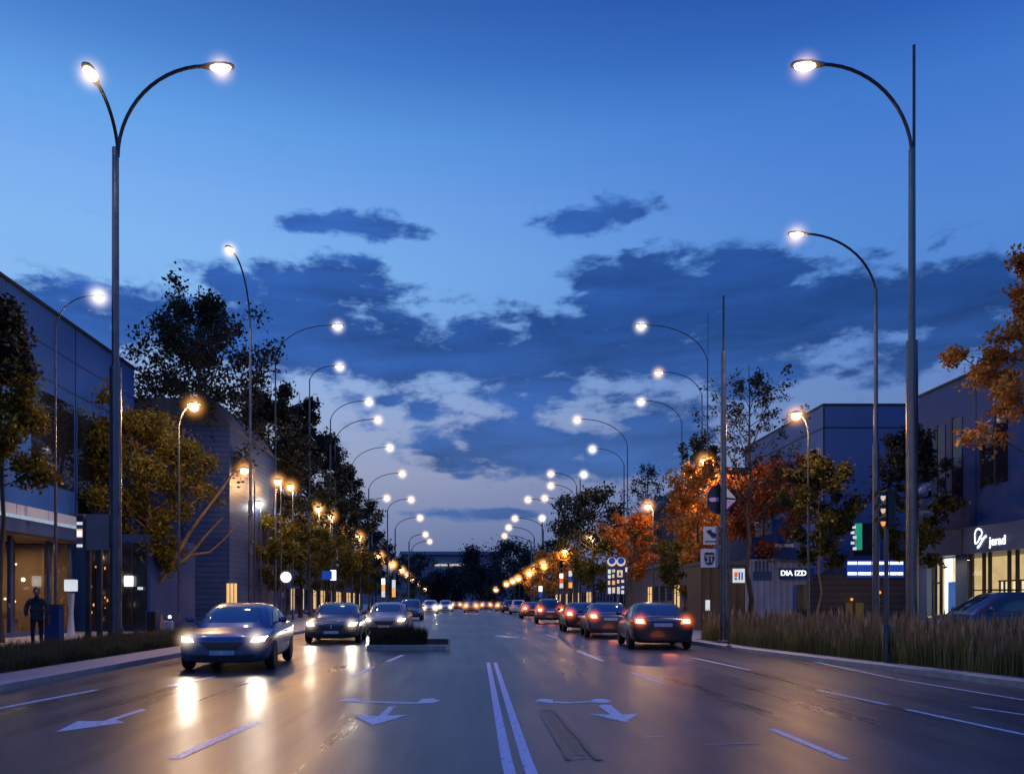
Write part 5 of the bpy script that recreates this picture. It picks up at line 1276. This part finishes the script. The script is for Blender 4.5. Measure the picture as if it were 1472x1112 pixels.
car('steel grey sedan close ahead of the nearest dark one','car',gx(884,34.2),34.2+2.3,PI-math.radians(4),SED,M['car_brown'],'tail',W=1.06,plate='plate_blue',tailr=0.49)
car('black sedan third in the right hand queue, mostly hidden','car',gx(843,40.8),40.8+2.3,PI-math.radians(3),SED,M['car_dark'],'tail',W=1.04,tailr=0.55)
car('wide dark estate car fourth in the right hand queue','car',gx(794,56),56+2.3,PI-math.radians(3),SUV,M['car_grey'],'tail',W=1.05,detail=False,tailr=0.61)
car('small dark car ahead of the wide dark estate','car',gx(766,72),72+2.3,PI,SED,M['car_dark'],'tail',W=1.0,detail=False,tailr=0.72)
HALO_FAR = 'halo_amber'
FAR = [(746,95,'far white car parked in the right line before the junction','car_white',None),(733,110,'far navy car in the right line near the junction','car_navy',None),(722,125,'far dark car with red tail light near the junction','car_dark','tail'),(699,140,'far car with red tail lights right of the junction centre','car_dark','tail'),(677,112,'far car with red tail lights at the junction centre','car_grey','tail'),(656,150,'far car with red tail lights left of the junction centre','car_dark','tail')]
for px,D,lab,pm_,on in FAR:
    car(lab,'car',gx(px,D),D+2.3,PI,SUV if on is None else SED,M[pm_],on,detail=False,tailr=1.0,halo_key='halo_amber')
car('navy parked car behind the tall grass in front of the glowing store','car',gx(1372,26.5)+1.55,27.0,-PI/2,SUV,M['car_navy'],None,W=1.0,group='parked cars',z0=PAVE,rack=True)

# ------------------------------------------------------------------ person
def skin_chain(bm_specs, name, m, parent, sub=2):
    verts, edges, rads = [], [], []
    for chain in bm_specs:
        prev = None
        for item in chain:
            if isinstance(item, int): prev = item; continue
            verts.append(item[0]); rads.append(item[1]); i = len(verts)-1
            if prev is not None: edges.append((prev,i))
            prev = i
    me = bpy.data.meshes.new(name); me.from_pydata(verts, edges, [])
    o = bpy.data.objects.new(name, me); COL.objects.link(o)
    sk = o.modifiers.new('k','SKIN'); sk.use_smooth_shade = True
    for i, rv in enumerate(rads):
        me.skin_vertices[0].data[i].radius = (rv, rv) if not isinstance(rv, tuple) else rv
        me.skin_vertices[0].data[i].use_root = (i == 0)
    ss = o.modifiers.new('s','SUBSURF'); ss.levels = sub; ss.render_levels = sub
    mesh = eval_mesh(o); bpy.data.objects.remove(o)
    mesh.materials.clear(); mesh.materials.append(m)
    q = bpy.data.objects.new(name, mesh); COL.objects.link(q); q.parent = parent
    return q
D = 25.4
pr = thing('person','person in a dark coat standing on the pavement outside the glowing shop','person',(gx(53,D),D,PAVE),math.radians(20))
body = skin_chain([
  [((0,0,.93),(.15,.11)),((0,.0,1.10),(.15,.105)),((0,.0,1.28),(.175,.11)),((0,.0,1.42),(.16,.09)),((0,-.01,1.50),.06),((0,-.03,1.58),.06),((0,-.05,1.66),(.078,.095)),((0,-.04,1.73),(.06,.075))],
  [0,((.10,0,.84),.095),((.115,.01,.48),.068),((.12,.04,.10),.048),((.12,-.04,.04),.042),((.125,-.15,.025),.03)],
  [0,((-.10,0,.84),.095),((-.11,-.04,.48),.068),((-.105,-.02,.10),.048),((-.105,-.10,.04),.042),((-.11,-.21,.025),.03)],
  [3,((.20,0,1.40),.07),((.27,-.02,1.16),.055),((.25,-.16,.98),.045),((.235,-.22,.94),.034)],
  [3,((-.20,0,1.40),.07),((-.28,-.0,1.16),.055),((-.27,-.14,.96),.045),((-.255,-.20,.92),.034)]],'body',M['trousers'],pr)
coat = skin_chain([
  [((0,0,.98),(.19,.14)),((0,0,.82),(.205,.15))],
  [0,((0,0,1.12),(.185,.135)),((0,0,1.28),(.20,.135)),((0,0,1.41),(.18,.11)),((0,-.0,1.49),(.09,.08))],
  [4,((.21,0,1.40),.088),((.285,-.02,1.16),.074),((.262,-.15,1.0),.062)],
  [4,((-.21,0,1.40),.088),((-.295,0,1.16),.074),((-.285,-.13,.99),.062)]],'coat',M['coat'],pr)
g = MB(); g.ball((0,-.05,1.665),.098,14,10,(.92,1.05,1.2)); g.ball((0,-.155,1.65),.022,8,6,(.8,1,1.2))
for s in (-1,1): g.ball((s*.098,-.04,1.66),.028,8,6,(.4,.8,1.2))
hd = g.build('head', M['skin'], pr, smooth=True)
g = MB()
for s in (-1,1): g.ball((s*.034,-.143,1.685),.012,6,5)
g.box((0,-.15,1.60),(.045,.01,.01)); g.build('face', M['hair'], hd, smooth=True)
g = MB(); g.ball((0,-.018,1.70),.112,14,10,(.95,1.02,1.08)); g.build('hair', M['hair'], pr, smooth=True)
for s,(hx,hy,hz) in ((1,(.235,-.23,.92)),(-1,(-.255,-.21,.90))):
    g = MB(); g.ball((hx,hy,hz),.042,10,8,(.55,.9,1.1))
    for k in range(4):
        ln = (.062,.072,.07,.056)[k]; y0 = hy-.032+.021*k
        g.tube([(hx,y0,hz-.035),(hx-s*.006,y0-.006,hz-.035-ln*.5),(hx-s*.02,y0-.01,hz-.035-ln)],[.0095,.009,.007],6)
    g.tube([(hx-s*.012,hy-.036,hz+.0),(hx-s*.022,hy-.058,hz-.03),(hx-s*.026,hy-.062,hz-.055)],[.011,.010,.008],6)
    g.build('hand', M['skin'], pr, smooth=True)
g = MB(); g.box((.30,-.10,.82),(.10,.30,.34)); g.tube([(.30,-.22,.99),(.27,-.16,1.06),(.29,.0,.99)],.012,6)
bg = g.build('shoulder_bag', M['black'], None, bevel=.0); bg.location = pr.location; bg.rotation_euler = pr.rotation_euler; tag(bg,'black bag hanging at the side of the person in the dark coat','bag')

# ------------------------------------------------------------------ sky, sun, camera
SUN_EL, SUN_AZ = math.radians(3.0), math.radians(-60)   # low in the west, left of the road
w = bpy.data.worlds.new('World'); S.world = w; w.use_nodes = True
nt = w.node_tree; nt.nodes.clear(); N, Lk = nt.nodes, nt.links
out = N.new('ShaderNodeOutputWorld'); bg = N.new('ShaderNodeBackground'); Lk.new(bg.outputs[0], out.inputs[0])
def mth(op, a, b=None, c=None, clamp=False):
    n = N.new('ShaderNodeMath'); n.operation = op; n.use_clamp = clamp
    for i, v in enumerate((a,b,c)):
        if v is None: continue
        if isinstance(v, (int,float)): n.inputs[i].default_value = v
        else: Lk.new(v, n.inputs[i])
    return n.outputs[0]
def mixc(f, a, b, blend='MIX'):
    n = N.new('ShaderNodeMix'); n.data_type = 'RGBA'; n.blend_type = blend
    for i, v in ((0,f),(6,a),(7,b)):
        if isinstance(v, (int,float)): n.inputs[i].default_value = v
        elif isinstance(v, tuple): n.inputs[i].default_value = v
        else: Lk.new(v, n.inputs[i])
    return n.outputs[2]
tc = N.new('ShaderNodeTexCoord'); sp = N.new('ShaderNodeSeparateXYZ'); Lk.new(tc.outputs['Generated'], sp.inputs[0])
az = mth('ARCTAN2', sp.outputs[0], sp.outputs[1]); el = mth('ARCSINE', sp.outputs[2])
def ramp(fac, stops):
    r_ = N.new('ShaderNodeValToRGB'); r_.color_ramp.interpolation = 'B_SPLINE' if False else 'LINEAR'
    e = r_.color_ramp.elements
    e[0].position, e[0].color = stops[0]; e[1].position, e[1].color = stops[-1]
    for p, c_ in stops[1:-1]:
        k = e.new(p); k.color = c_
    Lk.new(fac, r_.inputs[0]); return r_.outputs[0]
EM = 1.5708
base = ramp(mth('DIVIDE', mth('MAXIMUM', el, 0.0), EM), [(p/EM, srgb(*c_)) for p, c_ in [
 (0,(92,108,150)),(.053,(98,116,160)),(.0865,(116,130,172)),(.119,(134,143,180)),(.152,(148,156,187)),(.216,(146,166,206)),(.263,(136,168,218)),(.323,(122,170,228)),(.381,(118,171,231)),(.438,(110,162,230)),(.504,(90,150,222)),(.567,(62,120,199)),(.618,(48,100,180)),(.72,(44,98,196)),(.95,(44,104,224)),(1.5708,(40,100,232))]])
# brighter towards the sunset side, darker to the right
rt = N.new('ShaderNodeMapRange'); rt.interpolation_type = 'SMOOTHSTEP'; rt.inputs['From Min'].default_value = -.45; rt.inputs['From Max'].default_value = .62; rt.inputs['To Min'].default_value = 0; rt.inputs['To Max'].default_value = 1
Lk.new(az, rt.inputs[0])
tint = mixc(rt.outputs[0], (1.13,1.11,1.07,1), (.40,.56,.80,1))
base = mixc(1.0, base, tint, 'MULTIPLY')
ny = N.new('ShaderNodeTexSky'); ny.sky_type = 'NISHITA'; ny.sun_disc = False; ny.sun_elevation = SUN_EL; ny.sun_rotation = SUN_AZ
base = mixc(.012, base, ny.outputs[0], 'ADD')
# clouds in azimuth / elevation
def ae(px, py):
    u, v = (px-CX)/FX, (CY-py)/FX; a = math.atan(u); return a, math.atan(v*math.cos(a))
cb_ = N.new('ShaderNodeCombineXYZ'); Lk.new(mth('MULTIPLY', az, 1.0), cb_.inputs[0]); Lk.new(mth('MULTIPLY', el, 2.1), cb_.inputs[1])
def noise(scale, det, rough, off=0.0, dist=0.0):
    mp = N.new('ShaderNodeMapping'); mp.inputs['Location'].default_value = (off, off*.7, off*.3); Lk.new(cb_.outputs[0], mp.inputs[0])
    n = N.new('ShaderNodeTexNoise'); n.inputs['Scale'].default_value = scale; n.inputs['Detail'].default_value = det; n.inputs['Roughness'].default_value = rough; n.inputs['Distortion'].default_value = dist
    Lk.new(mp.outputs[0], n.inputs['Vector']); return n.outputs[0]
n1 = noise(7.0, 9, .62, 3.1, .25); n2 = noise(22, 7, .6, 9.0, .2); n3 = noise(3.2, 4, .5, 5.0)
BLOBS = [(400,410,85,36,1.0),(490,402,95,32,1.0),(330,400,60,30,.8),(300,480,150,55,.9),(430,480,150,58,1.25),(560,495,120,48,1.25),(690,500,130,40,1.25),(630,440,55,18,.5),(600,415,30,12,.4),(800,495,120,45,1.25),
 (720,445,45,18,.55),(860,405,55,28,1.0),(930,400,60,32,1.1),(950,450,150,55,1.25),(1060,420,120,40,1.2),(1080,480,160,60,1.3),(1190,425,120,42,1.2),(1270,440,140,55,1.25),(1400,430,160,55,1.2),(1300,510,160,36,1.0),(930,520,120,34,1.1),(1500,470,150,60,1.0),(1230,520,90,22,.8),
 (440,320,58,14,.8),(525,326,58,17,.95),(598,334,24,13,.8),(400,318,25,9,.6),(835,318,62,18,1.15),(905,302,58,17,1.2),
 (770,565,115,34,.85),(880,575,85,30,.8),(720,590,40,16,.45),(610,596,30,18,.8),(645,588,18,10,.6),(560,575,30,10,.4),
 (640,650,62,26,1.1),(720,632,85,36,1.2),(800,645,100,34,1.2),(880,650,80,30,1.1),(940,620,55,50,.95),(960,665,50,18,.8),(1000,600,40,40,.55),(520,610,30,18,.5),(490,640,25,14,.4),
 (720,738,90,9,1.0),(660,738,60,5,.8),(668,684,18,5,.7),(150,470,95,42,1.0),(60,455,90,45,.9),(190,440,40,12,.5),(1150,600,50,14,.4)]
tot = None
for (cx_,cy_,rx,ry,wt) in BLOBS:
    a0, e0 = ae(cx_,cy_); ra, re = rx/FX*math.cos(a0)**2*1.0, ry/FX*math.cos(a0)
    dx = mth('MULTIPLY', mth('SUBTRACT', az, a0), 1/ra); dy = mth('MULTIPLY', mth('SUBTRACT', el, e0), 1/re)
    q = mth('ADD', mth('MULTIPLY', dx, dx), mth('MULTIPLY', dy, dy))
    gsn = mth('MULTIPLY', mth('EXPONENT', mth('MULTIPLY', q, -.75)), wt)
    tot = gsn if tot is None else mth('SMOOTH_MAX', tot, gsn, .12)
tot = mth('MINIMUM', tot, 1.25)
cs4 = N.new('ShaderNodeCombineXYZ'); Lk.new(mth('MULTIPLY', az, 1.6), cs4.inputs[0]); Lk.new(mth('MULTIPLY', el, 8.0), cs4.inputs[1]); cs4.inputs[2].default_value = 4.4
n4_ = N.new('ShaderNodeTexNoise'); n4_.inputs['Scale'].default_value = 3.4; n4_.inputs['Detail'].default_value = 8; n4_.inputs['Roughness'].default_value = .6; n4_.inputs['Distortion'].default_value = .6; Lk.new(cs4.outputs[0], n4_.inputs['Vector']); n4 = n4_.outputs[0]
den = mth('ADD', tot, mth('ADD', mth('MULTIPLY', mth('SUBTRACT', n1, .5), 1.9), mth('ADD', mth('MULTIPLY', mth('SUBTRACT', n2, .5), 1.8), mth('MULTIPLY', mth('SUBTRACT', n4, .5), 1.1))))
dm = N.new('ShaderNodeMapRange'); dm.interpolation_type = 'SMOOTHSTEP'; dm.inputs['From Min'].default_value = .31; dm.inputs['From Max'].default_value = .84; Lk.new(den, dm.inputs[0])
gate = N.new('ShaderNodeMapRange'); gate.interpolation_type = 'SMOOTHSTEP'; gate.inputs['From Min'].default_value = .04; gate.inputs['From Max'].default_value = .3; Lk.new(tot, gate.inputs[0])
mask = mth('MULTIPLY', mth('MULTIPLY', dm.outputs[0], gate.outputs[0]), .96)
cel = ramp(mth('DIVIDE', mth('MAXIMUM', el, 0.0), .5), [(0,srgb(78,100,150)),(.2,srgb(70,104,164)),(.42,srgb(54,96,166)),(.62,srgb(36,78,150)),(.74,srgb(38,80,154)),(.88,srgb(50,98,178)),(1,srgb(58,108,190))])
cs_ = N.new('ShaderNodeCombineXYZ'); Lk.new(mth('MULTIPLY', az, 2.2), cs_.inputs[0]); Lk.new(mth('MULTIPLY', el, 13.0), cs_.inputs[1])
sn_ = N.new('ShaderNodeTexNoise'); sn_.inputs['Scale'].default_value = 2.6; sn_.inputs['Detail'].default_value = 6; sn_.inputs['Roughness'].default_value = .55; sn_.inputs['Distortion'].default_value = .4; Lk.new(cs_.outputs[0], sn_.inputs['Vector'])
vary = N.new('ShaderNodeMapRange'); vary.inputs['From Min'].default_value = .3; vary.inputs['From Max'].default_value = .7; vary.inputs['To Min'].default_value = .62; vary.inputs['To Max'].default_value = 1.5
Lk.new(mth('ADD', mth('MULTIPLY', sn_.outputs[0], .6), mth('MULTIPLY', n1, .4)), vary.inputs[0])
ccol = mixc(1.0, cel, vary.outputs[0], 'MULTIPLY')
rt2 = N.new('ShaderNodeMapRange'); rt2.inputs['From Min'].default_value = -.4; rt2.inputs['From Max'].default_value = .6; rt2.inputs['To Min'].default_value = 1.1; rt2.inputs['To Max'].default_value = .72; Lk.new(az, rt2.inputs[0])
ccol = mixc(1.0, ccol, rt2.outputs[0], 'MULTIPLY')
sky = mixc(mask, base, ccol)
# below the horizon: dark ground bounce
lo_ = mth('GREATER_THAN', 0.0, el)
sky = mixc(lo_, sky, (.02,.025,.035,1))
Lk.new(sky, bg.inputs[0]); bg.inputs[1].default_value = 1.0

sl = bpy.data.lights.new('sun','SUN'); sl.energy = .06; sl.angle = math.radians(12); sl.color = (1,.86,.74)
so = bpy.data.objects.new('sun', sl); COL.objects.link(so)
sd = Vector((math.sin(SUN_AZ)*math.cos(SUN_EL), math.cos(SUN_AZ)*math.cos(SUN_EL), math.sin(SUN_EL)))
so.rotation_euler = sd.to_track_quat('Z','Y').to_euler(); so.location = (-40,40,30)

cd = bpy.data.cameras.new('camera'); cam = bpy.data.objects.new('camera', cd); COL.objects.link(cam)
cam.location = (0,0,CAMH); cam.rotation_euler = (PI/2,0,0)
cd.sensor_width = 36; cd.sensor_fit = 'HORIZONTAL'; cd.lens = FX/1472*36
cd.shift_x = (736-CX)/1472; cd.shift_y = (CY-556)/1472
cd.clip_start = .05; cd.clip_end = 5000
S.camera = cam
S.view_settings.view_transform = 'Standard'; S.view_settings.look = 'None'; S.view_settings.exposure = 0; S.view_settings.gamma = 1
S.render.engine = 'CYCLES'
c = S.cycles
c.use_denoising = True; c.max_bounces = 6; c.diffuse_bounces = 2; c.glossy_bounces = 3; c.transmission_bounces = 4; c.transparent_max_bounces = 12; c.volume_bounces = 0
c.sample_clamp_indirect = 3; c.sample_clamp_direct = 0; c.caustics_reflective = False; c.caustics_refractive = False
c.volume_step_rate = 1.0; c.volume_max_steps = 24
try: c.use_light_tree = True
except Exception: pass
